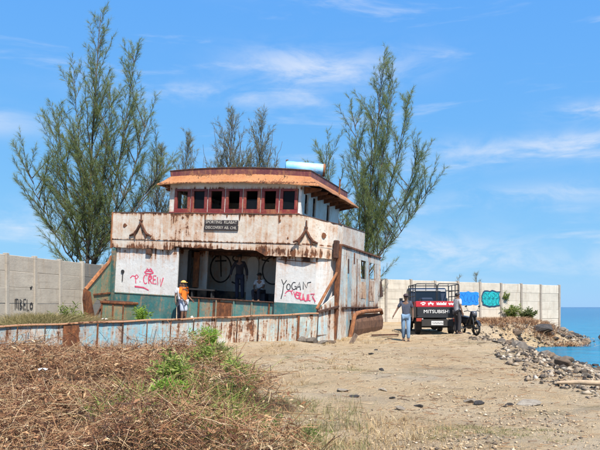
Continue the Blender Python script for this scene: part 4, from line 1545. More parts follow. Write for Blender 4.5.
# rubble at the foot of the hull
for (x, y, s, k, lab, fl) in [(0.42, 22.0, 0.28, 0, 'pale stone against the right end of the forward bulwark', 0.8), (0.75, 21.9, 0.24, 1, 'pale slab fragment below the ship\'s corner pillar', 0.6),
                              (0.10, 22.1, 0.22, 2, 'grey stone heap piece at the foot of the forward bulwark', 0.9), (1.05, 22.2, 0.22, 3, 'brown stone right of the corner pillar\'s foot', 0.7)]:
    rock(RM[k], x, y, s, lab, None, 0.25, 'stone', fl)
bd = MB().bar((0, 0, -0.05), (0.22, 0.1, 0.34), 0.16, 0.05, (0.5, -1, 0)).build('broken_board', rust_only('grey brown board', (0.09, 0.06, 0.045), (0.30, 0.21, 0.15)), None, 0.01, loc=(1.72, 22.3, gz(1.72, 22.3)))
tag(bd, 'short broken board stuck in the ground below the fender pipe', 'board')
bd = MB().bar((-0.5, 0, 0.06), (0.55, -0.15, 0.10), 0.14, 0.06).build('fallen_beam', M_rust_d, None, 0.01, loc=(3.3, 25.5, gz(3.3, 25.5)))
tag(bd, 'dark fallen beam on the ground behind the ship\'s bilge', 'beam')
M_log = plain('sun bleached driftwood', (0.40, 0.29, 0.19), 0.9, var=0.35, scale=9, bump=0.4)
lg = MB().tube([(-0.45, 0.15, 0.03), (-0.1, 0.04, 0.05), (0.35, -0.12, 0.045), (0.9, -0.3, 0.05)], [0.025, 0.045, 0.05, 0.04], 9)
lg.tube([(0.1, 0.0, 0.05), (0.2, 0.1, 0.15)], [0.02, 0.008], 6)
tag(lg.build('driftwood_log', M_log, None, smooth=True, loc=(5.05, 11.5, gz(5.05, 11.5) + 0.06)), 'bleached driftwood log lying among shore rubble at the right edge', 'log')

# gravel strewn over the track and the shore: too many to count
def gravel(n, xr, yr, smin, smax, keep, seed, name, mat, label, pw=2.2):
    g = np.random.default_rng(seed)
    x = g.uniform(*xr, n)
    y = g.uniform(*yr, n) if not callable(yr) else yr(g, n)
    k = keep(x, y, g)
    x, y = x[k], y[k]
    z = ground_z(x, y)
    m = len(x)
    s = smin * (smax / smin) ** (g.random(m) ** pw)
    base = np.array([(1, 0, 0), (-1, 0, 0), (0, 1, 0), (0, -1, 0), (0, 0, 1), (0, 0, -1)], float)
    fc = np.array([(0, 2, 4), (2, 1, 4), (1, 3, 4), (3, 0, 4), (2, 0, 5), (1, 2, 5), (3, 1, 5), (0, 3, 5)])
    V = base[None] * g.uniform(0.5, 1.2, (m, 6, 1)) + g.normal(0, 0.20, (m, 6, 3))
    a = g.uniform(0, 6.28, m)
    ca, sa = np.cos(a)[:, None], np.sin(a)[:, None]
    V = np.stack([V[..., 0] * ca - V[..., 1] * sa, V[..., 0] * sa + V[..., 1] * ca, V[..., 2] * 0.62], -1)
    V = V * s[:, None, None] + np.stack([x, y, z + s * 0.2], -1)[:, None, :]
    F = fc[None] + (np.arange(m) * 6)[:, None, None]
    o = link(name, np_mesh(name, V.reshape(-1, 3), F.reshape(-1, 3), mat))
    return tag(o, label, name.replace('_', ' '), None, 'stuff')


M_grav = island('gravel', [(0.0, (0.07, 0.055, 0.045)), (0.2, (0.20, 0.145, 0.10)), (0.5, (0.42, 0.30, 0.185)), (0.9, (0.46, 0.35, 0.23)), (1.0, (0.50, 0.42, 0.33))], 0.95)


M_rubble = island('rubble', [(0.0, (0.03, 0.026, 0.024)), (0.3, (0.10, 0.078, 0.06)), (0.6, (0.25, 0.19, 0.135)), (0.88, (0.36, 0.29, 0.215)), (1.0, (0.45, 0.40, 0.33))], 0.95)


def ypersp(a, b):
    return lambda g, n: 1.0 / g.uniform(1 / b, 1 / a, n)


gravel(46000, (-4, 9), ypersp(6.2, 34), 0.004, 0.034, lambda x, y, g: (g.random(len(x)) < (0.10 + 0.90 * sstep(vnoise(x, y, 0.6) + 0.5 * vnoise(x, y, 1.9), -0.1, 0.35)) * (1 - 0.8 * inland_mask(x, y))) & (x < shore(y) - 0.6), 1,
       'gravel', M_grav, 'small stones and gravel strewn over the sandy track')
gravel(70000, (4, 19), (9, 44), 0.016, 0.12, lambda x, y, g: (x + g.exponential(0.35, len(x)) * -1.0 > np.interp(y, [9, 10, 12.5, 17.6, 22, 27, 32, 40, 44], [5.0, 4.8, 4.3, 5.3, 6.0, 7.2, 9.2, 12.8, 16]) + vnoise(x, y, 0.9) * 1.6) & (x < shore(y) + 0.3), 2,
       'rubble', M_rubble, 'broken coral rubble covering the bank down to the sea', 2.6)
# ------------------------------------------------------------------ dry brush, weeds, plants
M_twig = island('dry twigs', [(0.0, (0.045, 0.023, 0.017)), (0.28, (0.17, 0.075, 0.042)), (0.58, (0.33, 0.170, 0.085)), (0.84, (0.46, 0.29, 0.155)), (1.0, (0.56, 0.43, 0.28))], 0.9)
M_twig_d = island('dark dead twigs', [(0.0, (0.030, 0.018, 0.016)), (0.6, (0.10, 0.055, 0.042)), (1.0, (0.20, 0.11, 0.075))], 0.9)
M_straw = island('straw', [(0.0, (0.22, 0.14, 0.07)), (0.5, (0.42, 0.29, 0.15)), (1.0, (0.58, 0.45, 0.26))], 0.85, 0.2)
M_grass = island('weed green', [(0.0, (0.075, 0.115, 0.028)), (0.45, (0.15, 0.20, 0.045)), (0.8, (0.24, 0.27, 0.075)), (1.0, (0.36, 0.33, 0.14))], 0.6, 0.4)
M_lime = island('fresh lime green leaves', [(0.0, (0.12, 0.22, 0.025)), (0.5, (0.22, 0.37, 0.045)), (1.0, (0.36, 0.46, 0.09))], 0.5, 0.45)


M_lush = island('yellow green blades', [(0.0, (0.11, 0.17, 0.03)), (0.5, (0.23, 0.31, 0.06)), (0.8, (0.36, 0.40, 0.10)), (1.0, (0.46, 0.42, 0.18))], 0.6, 0.4)
M_olive = island('olive straw weeds', [(0.0, (0.09, 0.10, 0.035)), (0.4, (0.19, 0.20, 0.07)), (0.75, (0.33, 0.28, 0.13)), (1.0, (0.48, 0.38, 0.22))], 0.7, 0.35)


def pile_h(x, y):
    h = 0.08 + (0.42 - 0.26 * sstep(y, 12, 17)) * sstep(vnoise(x, y, 0.55), -0.25, 0.35) + 0.26 * sstep(vnoise(x + 9, y, 1.3), -0.1, 0.4)
    return h * inland_mask(x, y)


def sticks(n, xr, yr, lens, rad, mat, name, label, seed, dens, lift=1.0, flat=1.25, curve=0.34):
    g = np.random.default_rng(seed)
    x = g.uniform(*xr, n)
    y = 1.0 / g.uniform(1 / yr[1], 1 / yr[0], n)
    k = g.random(n) < dens(x, y)
    x, y = x[k], y[k]
    m = len(x)
    h = pile_h(x, y) * lift
    z = ground_z(x, y) + h * g.random(m) ** 0.8 + 0.01
    L = g.uniform(*lens, m) * (0.6 + 0.05 * y.clip(0, 14))
    a = g.uniform(0, 2 * np.pi, m)
    pz = g.normal(0.06, flat * 0.45, m)
    d = unit(np.stack([np.cos(a), np.sin(a), pz], -1))
    b = unit(np.cross(d, g.normal(0, 1, (m, 3))))
    K = 5
    t = np.linspace(-0.5, 0.5, K)
    P = np.stack([x, y, z], -1)[:, None, :] + d[:, None, :] * (L[:, None] * t)[..., None] + b[:, None, :] * (L[:, None] * (t ** 2) * g.normal(0, curve * 3, (m, 1)))[..., None]
    P += g.normal(0, 0.02, P.shape) * L[:, None, None]
    P[..., 2] = np.maximum(P[..., 2], ground_z(P[..., 0], P[..., 1]) + 0.004)
    r_ = g.uniform(*rad, m)[:, None] * np.array([1.0, 1.0, 0.9, 0.7, 0.35]) * (0.5 + 0.05 * y.clip(0, 16))[:, None]
    V, F = tubes_np(P, r_, 3)
    o = link(name, np_mesh(name, V, F, mat))
    return tag(o, label, 'brush', None, 'stuff')


BR = lambda x, y: inland_mask(x, y) * (0.35 + 0.65 * sstep(vnoise(x, y, 0.7), -0.3, 0.1)) * sstep(-y, -20.0, -17.5) * (x > -0.62 * y - 0.5)
sticks(46000, (-12, 1.2), (5.6, 20), (0.12, 0.60), (0.0020, 0.0054), M_twig, 'dry_brush', 'tangled dry brown brush covering the left foreground', 31, BR)
sticks(12000, (-12, 1.4), (5.6, 20), (0.12, 0.42), (0.002, 0.0055), M_twig_d, 'dead_brush', 'darker dead twig heaps among the dry brush', 32,
       lambda x, y: BR(x, y) * sstep(vnoise(x + 40, y, 0.62), 0.02, 0.22), 1.1, 0.6)
sticks(260, (-8, 0.5), (6, 16), (0.7, 1.7), (0.003, 0.007), M_straw, 'long_dry_stems', 'long pale dry stems lying across the brush', 33, BR, 1.15, 0.3, 0.10)


def leaf_litter(n, seed):
    g = np.random.default_rng(seed)
    x = g.uniform(-12, 1.6, n)
    y = 1.0 / g.uniform(1 / 20, 1 / 5.6, n)
    k = g.random(n) < BR(x, y)
    x, y = x[k], y[k]
    m = len(x)
    z = ground_z(x, y) + pile_h(x, y) * g.random(m) * 0.95 + 0.01
    d = unit(g.normal(0, 1, (m, 3)) * np.array([1, 1, 0.5]))
    L = g.uniform(0.03, 0.10, m) * (0.6 + 0.05 * y)
    c = np.stack([x, y, z], -1)
    P = np.stack([c - d * L[:, None] / 2, c + g.normal(0, 0.006, (m, 3)), c + d * L[:, None] / 2], 1)
    V, F = blades_np(P, np.array([[0.3, 1, 0.25]]) * (L * g.uniform(0.10, 0.22, m))[:, None], unit(np.cross(d, g.normal(0, 1, (m, 3)))))
    o = link('leaf_litter', np_mesh('leaf_litter', V, F, M_twig))
    tag(o, 'dead leaves and straw caught in the dry brush', 'leaf litter', None, 'stuff')


leaf_litter(36000, 35)


def grass(name, label, n, place, hgt, wid, mat, seed, lean=0.45):
    g = np.random.default_rng(seed)
    x, y = place(g, n)
    m = len(x)
    z = ground_z(x, y) - 0.01
    a = g.uniform(0, 2 * np.pi, m)
    H = g.uniform(*hgt, m)
    ln = np.abs(g.normal(0, lean, m))
    d = np.stack([np.cos(a) * ln, np.sin(a) * ln, np.ones(m)], -1)
    t = np.array([0, 0.4, 0.75, 1.0])
    P = np.stack([x, y, z], -1)[:, None, :] + d[:, None, :] * (H[:, None] * t)[..., None]
    P[..., :2] += (np.stack([np.cos(a), np.sin(a)], -1) * (ln * H)[:, None])[:, None, :] * (t ** 2)[None, :, None]
    side = np.stack([-np.sin(a), np.cos(a), np.zeros(m)], -1)
    side = unit(side + g.normal(0, 0.4, side.shape))
    V, F = blades_np(P, np.array([[0.8, 1, 0.7, 0.1]]) * g.uniform(*wid, (m, 1)), side)
    o = link(name, np_mesh(name, V, F, mat))
    return tag(o, label, 'grass', None, 'stuff')


def spots(cs, rad):
    def f(g, n):
        c = np.array(cs)
        i = g.integers(0, len(c), n)
        r_ = np.abs(g.normal(0, 1, n)) * rad * (c[i, 2] if c.shape[1] > 2 else 1)
        a = g.uniform(0, 6.28, n)
        return c[i, 0] + r_ * np.cos(a), c[i, 1] + r_ * np.sin(a)
    return f


gt = np.random.default_rng(77)
tuft = [(gt.uniform(-2.6, 0.8), 1 / gt.uniform(1 / 10.2, 1 / 6.3), gt.uniform(0.6, 1.5)) for _ in range(120)]
tuft += [(gt.uniform(-3.2, -0.6), gt.uniform(9, 13), gt.uniform(0.4, 0.9)) for _ in range(24)]
tuft += [(gt.uniform(-2.9, -1.9), gt.uniform(15, 19), gt.uniform(0.6, 1.2)) for _ in range(14)]
grass('green_weeds', 'green weeds growing at the edge of the dry brush', 7500, spots(tuft, 0.19), (0.03, 0.20), (0.0013, 0.0036), M_olive, 41)
lush = [(gt.uniform(-2.3, -0.5), 1 / gt.uniform(1 / 11.5, 1 / 6.8), gt.uniform(0.3, 1.3)) for _ in range(24)]
lush += [(gt.uniform(-2.9, -1.5), gt.uniform(12.0, 16.5), gt.uniform(0.4, 1.0)) for _ in range(9)]
grass('lush_weeds', 'bright green blades pushing up through the dry brush', 2300, spots(lush, 0.17), (0.10, 0.46), (0.0022, 0.0055), M_lush, 46, 0.6)
dry = [(gt.uniform(-1.4, 2.0), 1 / gt.uniform(1 / 9.0, 1 / 6.0), gt.uniform(1.0, 2.4)) for _ in range(110)]
dry += [(gt.uniform(-1.2, 1.2), gt.uniform(10, 21), gt.uniform(0.3, 0.8)) for _ in range(30)]
dry += [(gt.uniform(0.4, 3.0), gt.uniform(21.6, 24.5), gt.uniform(0.8, 1.5)) for _ in range(26)]
grass('dry_grass', 'dry straw coloured grass on the sand in front', 8000, spots(dry, 0.18), (0.02, 0.13), (0.0015, 0.004), M_straw, 42)
low = [(2.25 + gt.uniform(-0.8, 0.8), 7.7 + gt.uniform(-0.35, 0.35), 1.0) for _ in range(30)] + [(1.25 + gt.uniform(-0.3, 0.3), 13.7 + gt.uniform(-0.2, 0.2), 0.8) for _ in range(6)] \
    + [(0.15, 14.0, 0.8), (0.4, 13.8, 0.5), (0.5, 15.5, 0.8), (-0.3, 17, 0.8)]
grass('short_grass', 'patches of short green grass on the sandy track', 3000, spots(low, 0.20), (0.012, 0.05), (0.0012, 0.003), M_olive, 43, 0.8)
bank = [(gt.uniform(-9.9, -7.4), gt.uniform(19.8, 24.5), gt.uniform(0.8, 1.5)) for _ in range(60)]
grass('wall_weeds', 'tangled yellow green weeds on the mound below the left wall', 12000, spots(bank, 0.30), (0.15, 0.62), (0.004, 0.009), island('yellow green weeds', [(0, (0.10, 0.10, 0.035)), (0.5, (0.27, 0.22, 0.09)), (1, (0.44, 0.34, 0.18))], 0.7, 0.35), 44, 0.8)
bank = [(gt.uniform(8.6, 13.8), 35.5 + gt.uniform(-4.5, 5.5), gt.uniform(0.6, 1.2)) for _ in range(95)]
bank = [(x, min(y, 36.6 + (x - 3.34) * 0.5476 - 0.6), s_) for x, y, s_ in bank]
grass('brown_weeds', 'dead brown weeds on the bank below the right wall', 15000, spots(bank, 0.42), (0.08, 0.34), (0.004, 0.010), M_twig, 45, 0.7)


def leafy(name, label, base, H, n, spread, mat, seed, leaf=0.05, stems=9, group=None, lw=0.24, droop=0.1):
    """bush of stems with many small pointed leaves"""
    g = np.random.default_rng(seed)
    root = thing(name, label, 'plant', base, 0, group)
    S = []
    for i in range(stems):
        a = 2 * np.pi * (i + g.random()) / stems
        l = g.uniform(0.0, 1.0) * spread
        t = np.linspace(0, 1, 6)[:, None]
        p = np.array([0.03 * np.cos(a), 0.03 * np.sin(a), -0.03]) + np.array([np.cos(a) * l, np.sin(a) * l, 0]) * t ** 1.4 + np.array([0, 0, H * g.uniform(0.65, 1.0) * (1 - 0.25 * l / max(spread, 1e-3))]) * t
        p[1:] += g.normal(0, 0.02 * H, (5, 3))
        S.append(p)
    S = np.array(S)
    V, F = tubes_np(S, np.repeat(np.array([[0.012, 0.010, 0.008, 0.006, 0.004, 0.002]]) * max(0.5, H), stems, 0), 4)
    link('stem', np_mesh('stem', V, F, mat), root)
    si = g.integers(0, stems, n)
    f = g.uniform(0.15, 1.0, n)
    k0 = np.minimum((f * 5).astype(int), 4)
    fr = (f * 5 - k0)[:, None]
    q = S[si, k0] * (1 - fr) + S[si, k0 + 1] * fr
    d = unit(g.normal(0, 1, (n, 3)) * np.array([1, 1, 0.6]) + np.array([0, 0, 0.35]))
    q = q + d * g.uniform(0, 0.10 * max(H, .4), (n, 1))
    L = g.uniform(0.6, 1.3, (n, 1)) * leaf
    P = np.stack([q, q + d * L * 0.5, q + d * L + np.array([0, 0, -droop]) * L], 1)
    V, F = blades_np(P, np.array([[0.25, 1, 0.08]]) * L * lw, unit(np.cross(d, g.normal(0, 1, d.shape))))
    link('leaves', np_mesh('leaves', V, F, mat), root)
    return root


leafy('weed_bush', 'bright lime green bush in front of the ship\'s blue bulwark', (-2.32, 16.3, gz(-2.32, 16.3) + 0.05), 0.98, 3400, 0.50, M_lime, 51, 0.09, 16, lw=0.10)
leafy('weed_bush', 'dull green weed right beside the lime green bush', (-1.85, 15.3, gz(-1.85, 15.3)), 0.55, 900, 0.40, M_grass, 52, 0.09, 12, lw=0.10)
leafy('weed_bush', 'bright green weed among dry brush at the bottom left', (-1.80, 9.0, gz(-1.80, 9.0)), 0.42, 900, 0.30, M_lime, 53, 0.08, 11, lw=0.13)
leafy('weed_bush', 'yellow green weed left of the bottom edge\'s middle', (-1.55, 8.0, gz(-1.55, 8.0)), 0.32, 700, 0.30, M_grass, 54, 0.07, 11, lw=0.13)
leafy('weed_bush', 'grassy green weed on the brush heap\'s right slope', (-0.98, 9.6, gz(-0.98, 9.6)), 0.34, 900, 0.36, M_grass, 55, 0.08, 12, lw=0.10)
leafy('weed_bush', 'grassy green weed behind the bright one on the brush heap', (-1.45, 10.2, gz(-1.45, 10.2)), 0.36, 900, 0.36, M_grass, 56, 0.08, 12, lw=0.10)
leafy('weed_bush', 'tall lime green weed rising from brush left of the picture\'s bottom middle', (-1.95, 9.9, gz(-1.95, 9.9) + 0.1), 0.62, 900, 0.40, M_lush, 71, 0.11, 13, lw=0.10)
leafy('weed_bush', 'feathery lime green weed near the tip of the brush heap', (-1.05, 10.6, gz(-1.05, 10.6) + 0.05), 0.50, 800, 0.38, M_lush, 72, 0.10, 12, lw=0.10)
leafy('weed_bush', 'small lime green weed in front of the brush at the bottom edge', (-1.0, 7.6, gz(-1.0, 7.6)), 0.34, 600, 0.30, M_lush, 73, 0.07, 11, lw=0.11)
leafy('weed_bush', 'lime green weed midway between the big bush and bottom edge', (-1.9, 12.6, gz(-1.9, 12.6) + 0.05), 0.55, 800, 0.42, M_lush, 74, 0.11, 12, lw=0.10)
leafy('weed_bush', 'sparse tall weed at the bottom edge beside the sand', (-0.35, 7.6, gz(-0.35, 7.6)), 0.42, 380, 0.22, M_grass, 57, 0.05, 8, lw=0.12)
leafy('weed_bush', 'low sparse weed at the bottom edge on the sand', (0.10, 7.3, gz(0.10, 7.3)), 0.24, 380, 0.28, M_grass, 58, 0.05, 9, lw=0.12)
p = on_ship(-2.75, -1.45, 0.0)
leafy('deck_sapling', 'young green plant growing behind the bulwark, right of the deck locker', p, 0.78, 420, 0.36, M_lime, 59, 0.13, 8, lw=0.16)
leafy('shrub', 'green shrub at the foot of the right wall under teal graffiti', (13.62, 41.75, gz(13.62, 41.75)), 1.15, 900, 0.7, M_grass, 60, 0.18, 12, lw=0.16)
leafy('shrub', 'rounded dark green shrub nearest the end of the right wall', (14.9, 42.4, gz(14.9, 42.4)), 0.85, 1300, 0.75, island('olive shrub', [(0, (0.05, 0.075, 0.025)), (1, (0.15, 0.17, 0.06))], 0.6, 0.3), 61, 0.15, 14, lw=0.2)
leafy('vine', 'small green vine clinging to the right wall beside teal graffiti', (13.30, 41.92, 1.95), 0.55, 160, 0.25, M_grass, 62, 0.14, 5, lw=0.2)
leafy('weed_bush', 'yellow green bush on the mound below the left wall', (-8.25, 23.2, gz(-8.25, 23.2)), 1.05, 1000, 0.6, M_grass, 63, 0.12, 10, lw=0.13)
leafy('weed_bush', 'dry brown bush against the left wall by the torn bulwark', (-8.0, 24.0, gz(-8.0, 24.0)), 0.6, 700, 0.5, M_twig, 64, 0.13, 12, lw=0.10)

# bits of dry stem blown over the sand
g_ = np.random.default_rng(91)
n_ = 5200
x_ = g_.uniform(-2.5, 6.5, n_)
y_ = 1.0 / g_.uniform(1 / 26, 1 / 6.2, n_)
k_ = (g_.random(n_) < 0.25 + 0.75 * sstep(vnoise(x_ + 5, y_, 0.5), -0.1, 0.3)) & (x_ < shore(y_) - 3.2) & ~((y_ > 21.2) & (x_ < 1.6))
x_, y_ = x_[k_], y_[k_]
m_ = len(x_)
a_ = g_.uniform(0, 6.28, m_)
L_ = g_.uniform(0.03, 0.20, m_) * (0.6 + 0.04 * y_)
d_ = np.stack([np.cos(a_), np.sin(a_), g_.normal(0, 0.12, m_)], -1)
t_ = np.linspace(-0.5, 0.5, 3)
P_ = np.stack([x_, y_, ground_z(x_, y_) + 0.012], -1)[:, None, :] + d_[:, None, :] * (L_[:, None] * t_)[..., None] + g_.normal(0, 0.05, (m_, 3, 3)) * L_[:, None, None]
P_[..., 2] = np.maximum(P_[..., 2], ground_z(P_[..., 0], P_[..., 1]) + 0.004)
V_, F_ = tubes_np(P_, np.repeat(g_.uniform(0.0015, 0.0045, (m_, 1)) * (0.5 + 0.05 * y_)[:, None], 3, 1), 3)
tag(link('stem_litter', np_mesh('stem_litter', V_, F_, M_twig)), 'bits of dry stem scattered over the sandy track', 'litter', None, 'stuff')
# ------------------------------------------------------------------ people
def skin_obj(name, verts, edges, mat, parent, sub=2):
    """verts: {key: (pos, rx, ry)}; a continuous surface grown over the joints"""
    keys = list(verts)
    ix = {k: i for i, k in enumerate(keys)}
    me = bpy.data.meshes.new(name)
    me.from_pydata([verts[k][0] for k in keys], [(ix[a], ix[b]) for a, b in edges], [])
    o = link(name, me, parent)
    sk_ = o.modifiers.new('skin', 'SKIN')
    sk_.use_smooth_shade = True
    if not me.skin_vertices:
        bpy.context.view_layer.objects.active = o
    for i, k in enumerate(keys):
        sv = me.skin_vertices[0].data[i]
        sv.radius = (verts[k][1], verts[k][2])
        sv.use_root = (i == 0)
    ss = o.modifiers.new('smooth', 'SUBSURF')
    ss.levels = sub
    ss.render_levels = sub
    me.materials.append(mat)
    return o


M_skin = plain('brown skin', (0.155, 0.080, 0.048), 0.55, var=0.12)
M_hair = plain('black hair', (0.012, 0.010, 0.010), 0.6)
M_shoe = plain('dark sandal', (0.03, 0.025, 0.022), 0.7)


def person(label, loc, rot, H=1.65, shirt=(0.1, 0.1, 0.1), legs=(0.1, 0.1, 0.1), shorts=False, cap=None, pose=None, long_sleeve=False, pattern=None):
    """local: faces -y, x to its own left; joints may be moved by pose"""
    s = H / 1.70
    J = dict(pel=(0, 0, 0.95), spi=(0, 0.005, 1.12), che=(0, 0.0, 1.30), nec=(0, 0.01, 1.455), jaw=(0, -0.015, 1.525), hed=(0, -0.012, 1.60), top=(0, 0.0, 1.655),
             nose=(0, -0.105, 1.585), earL=(0.078, 0.0, 1.59), earR=(-0.078, 0.0, 1.59),
             hipL=(0.09, 0, 0.90), hipR=(-0.09, 0, 0.90), kneL=(0.10, -0.02, 0.50), kneR=(-0.10, -0.02, 0.50),
             ankL=(0.10, 0.02, 0.09), ankR=(-0.10, 0.02, 0.09), toeL=(0.12, -0.13, 0.035), toeR=(-0.12, -0.13, 0.035),
             shoL=(0.165, 0, 1.41), shoR=(-0.165, 0, 1.41), elbL=(0.225, 0.03, 1.14), elbR=(-0.225, 0.03, 1.14),
             wriL=(0.235, -0.05, 0.91), wriR=(-0.235, -0.05, 0.91))
    if pose:
        J.update(pose)
    J = {k: Vector(v) for k, v in J.items()}
    for S in 'LR':
        d = (J['wri' + S] - J['elb' + S]).normalized()
        x = Vector((1 if S == 'L' else -1, 0, 0))
        f = d.cross(x)
        if f.length < 0.05:
            f = Vector((0, -1, 0))
        f.normalize()
        if f.y > 0:
            f = -f
        J['pal' + S] = J['wri' + S] + d * 0.06
        for i, (w, l) in enumerate([(-0.032, 0.075), (-0.011, 0.088), (0.011, 0.083), (0.030, 0.065)]):
            J['fa%d%s' % (i, S)] = J['wri' + S] + d * 0.095 + f * w
            J['fb%d%s' % (i, S)] = J['wri' + S] + d * (0.095 + l * 0.55) + f * w * 1.1 - x * 0.008
            J['fc%d%s' % (i, S)] = J['wri' + S] + d * (0.095 + l) + f * w * 1.05 - x * 0.028
        J['ta' + S] = J['wri' + S] + d * 0.05 + f * 0.045 - x * 0.01
        J['tb' + S] = J['wri' + S] + d * 0.10 + f * 0.065 - x * 0.02
    J = {k: v * s for k, v in J.items()}
    rad = dict(pel=(.135, .10), spi=(.118, .088), che=(.135, .095), nec=(.052, .055), jaw=(.056, .066), hed=(.077, .094), top=(.050, .060), nose=(.013, .012), earL=(.012, .018), earR=(.012, .018),
               hip=(.088, .088), kne=(.058, .058), ank=(.040, .042), toe=(.042, .026), sho=(.058, .058), elb=(.038, .038), wri=(.026, .026), pal=(.034, .026), fa=(.0095, .0095), fb=(.009, .009), fc=(.008, .008), ta=(.012, .012), tb=(.009, .009))

    def rr_(k, e=0.0):
        q = rad.get(k) or rad.get(k[:3]) or rad.get(k[:2])
        return (q[0] * s + e, q[1] * s + e)
    root = thing('person', label, 'person', loc, rot)
    E = [('pel', 'spi'), ('spi', 'che'), ('che', 'nec'), ('nec', 'jaw'), ('jaw', 'hed'), ('hed', 'top'), ('hed', 'nose'), ('hed', 'earL'), ('hed', 'earR')]
    for S in 'LR':
        E += [('pel', 'hip' + S), ('hip' + S, 'kne' + S), ('kne' + S, 'ank' + S), ('ank' + S, 'toe' + S), ('che', 'sho' + S), ('sho' + S, 'elb' + S), ('elb' + S, 'wri' + S), ('wri' + S, 'pal' + S)]
        for i in range(4):
            E += [('pal' + S, 'fa%d%s' % (i, S)), ('fa%d%s' % (i, S), 'fb%d%s' % (i, S)), ('fb%d%s' % (i, S), 'fc%d%s' % (i, S))]
        E += [('pal' + S, 'ta' + S), ('ta' + S, 'tb' + S)]
    body = skin_obj('body', {k: (J[k], *rr_(k)) for k in J}, E, M_skin, root)
    # eyes and mouth
    hd = J['hed']
    fc_ = MB()
    for x in (-0.03, 0.03):
        fc_.ball(hd + Vector((x * s, -0.088 * s, 0.012 * s)), (0.011 * s, 0.008 * s, 0.006 * s), 8, 5)
    fc_.ball(J['jaw'] + Vector((0, -0.062 * s, 0.012 * s)), (0.022 * s, 0.006 * s, 0.005 * s), 8, 5)
    eo = fc_.build('eyes_and_mouth', M_hair, root)
    # shirt
    e = 0.018 * s
    SV = {'spi': (J['spi'], *rr_('spi', e + .012)), 'pel': (J['pel'] - Vector((0, 0, 0.075 * s)) * (0 if J['pel'].z < 0.6 * s else 1), *rr_('pel', e + .006)), 'che': (J['che'], *rr_('che', e)), 'nec': (J['nec'] - Vector((0, 0, 0.02 * s)), .068 * s, .068 * s)}
    SV['col'] = (J['che'].lerp(J['nec'], 0.62), .098 * s, .082 * s)
    SE = [('spi', 'pel'), ('spi', 'che'), ('che', 'col'), ('col', 'nec')]
    for S in 'LR':
        m_ = J['sho' + S].lerp(J['elb' + S], 0.80)
        SV['sho' + S] = (J['sho' + S], .074 * s, .074 * s)
        SV['slv' + S] = (m_, .066 * s, .066 * s)
        SE += [('che', 'sho' + S), ('sho' + S, 'slv' + S)]
        if long_sleeve:
            SV['cuf' + S] = (J['elb' + S].lerp(J['wri' + S], 0.9), .045 * s, .045 * s)
            SV['slv' + S] = (J['elb' + S], .058 * s, .058 * s)
            SE += [('slv' + S, 'cuf' + S)]
    skin_obj('shirt', SV, SE, plain('shirt cloth', shirt, 0.85, var=0.18, scale=9, bump=0.3), root)
    TV = {'pel': (J['pel'] - Vector((0, 0, 0.03 * s)), *rr_('pel', .010 * s))}
    TE = []
    for S in 'LR':
        TV['hip' + S] = (J['hip' + S], .104 * s, .104 * s)
        TE += [('pel', 'hip' + S)]
        if shorts:
            TV['hem' + S] = (J['hip' + S].lerp(J['kne' + S], 0.98), .092 * s, .092 * s)
            TE += [('hip' + S, 'hem' + S)]
        else:
            TV['kne' + S] = (J['kne' + S], .078 * s, .078 * s)
            TV['hem' + S] = (J['ank' + S] + Vector((0, 0, 0.0)), .066 * s, .068 * s)
            TE += [('hip' + S, 'kne' + S), ('kne' + S, 'hem' + S)]
    skin_obj('shorts' if shorts else 'trousers', TV, TE, plain('trouser cloth', legs, 0.88, var=0.22, scale=8, bump=0.3), root)
    for S in 'LR':
        t_ = J['toe' + S]
        a_ = J['ank' + S]
        d = (t_ - a_)
        d.z = 0
        d.normalize()
        c = (t_ + Vector((a_.x, a_.y, t_.z))) / 2
        MB().bar(c - d * 0.12 * s + Vector((0, 0, -0.02 * s)), c + d * 0.13 * s + Vector((0, 0, -0.02 * s)), 0.09 * s, 0.045 * s).build('shoe', M_shoe, root, 0.015 * s)
    # hair or cap
    hc = J['hed'] + Vector((0, 0.012 * s, 0.030 * s))
    hm = MB()
    hm.ball(hc, (0.088 * s, 0.105 * s, 0.080 * s), 14, 10)
    hm.v = [(x, y, max(z, hc.z - 0.005 * s - 0.05 * s * (1 if y > hc.y - 0.02 else 0))) for x, y, z in hm.v]
    hm.build('hair', M_hair, root, smooth=True)
    if cap:
        cmat = plain('cap cloth', cap, 0.8, var=0.15)
        cb = MB()
        cb.ball(hc + Vector((0, 0, 0.018 * s)), (0.097 * s, 0.112 * s, 0.086 * s), 14, 10)
        cb.v = [(x, y, max(z, hc.z + 0.015 * s)) for x, y, z in cb.v]
        co2 = cb.build('cap', cmat, root, smooth=True)
        pk2 = MB()
        pk2.prism([hc + Vector((0.092 * s * math.cos(R(a)), -0.07 * s - 0.115 * s * math.sin(R(a)), 0.012 * s)) for a in range(0, 181, 20)], (0, 0, 0.012 * s))
        pk2.build('peak', cmat, co2)
    return root


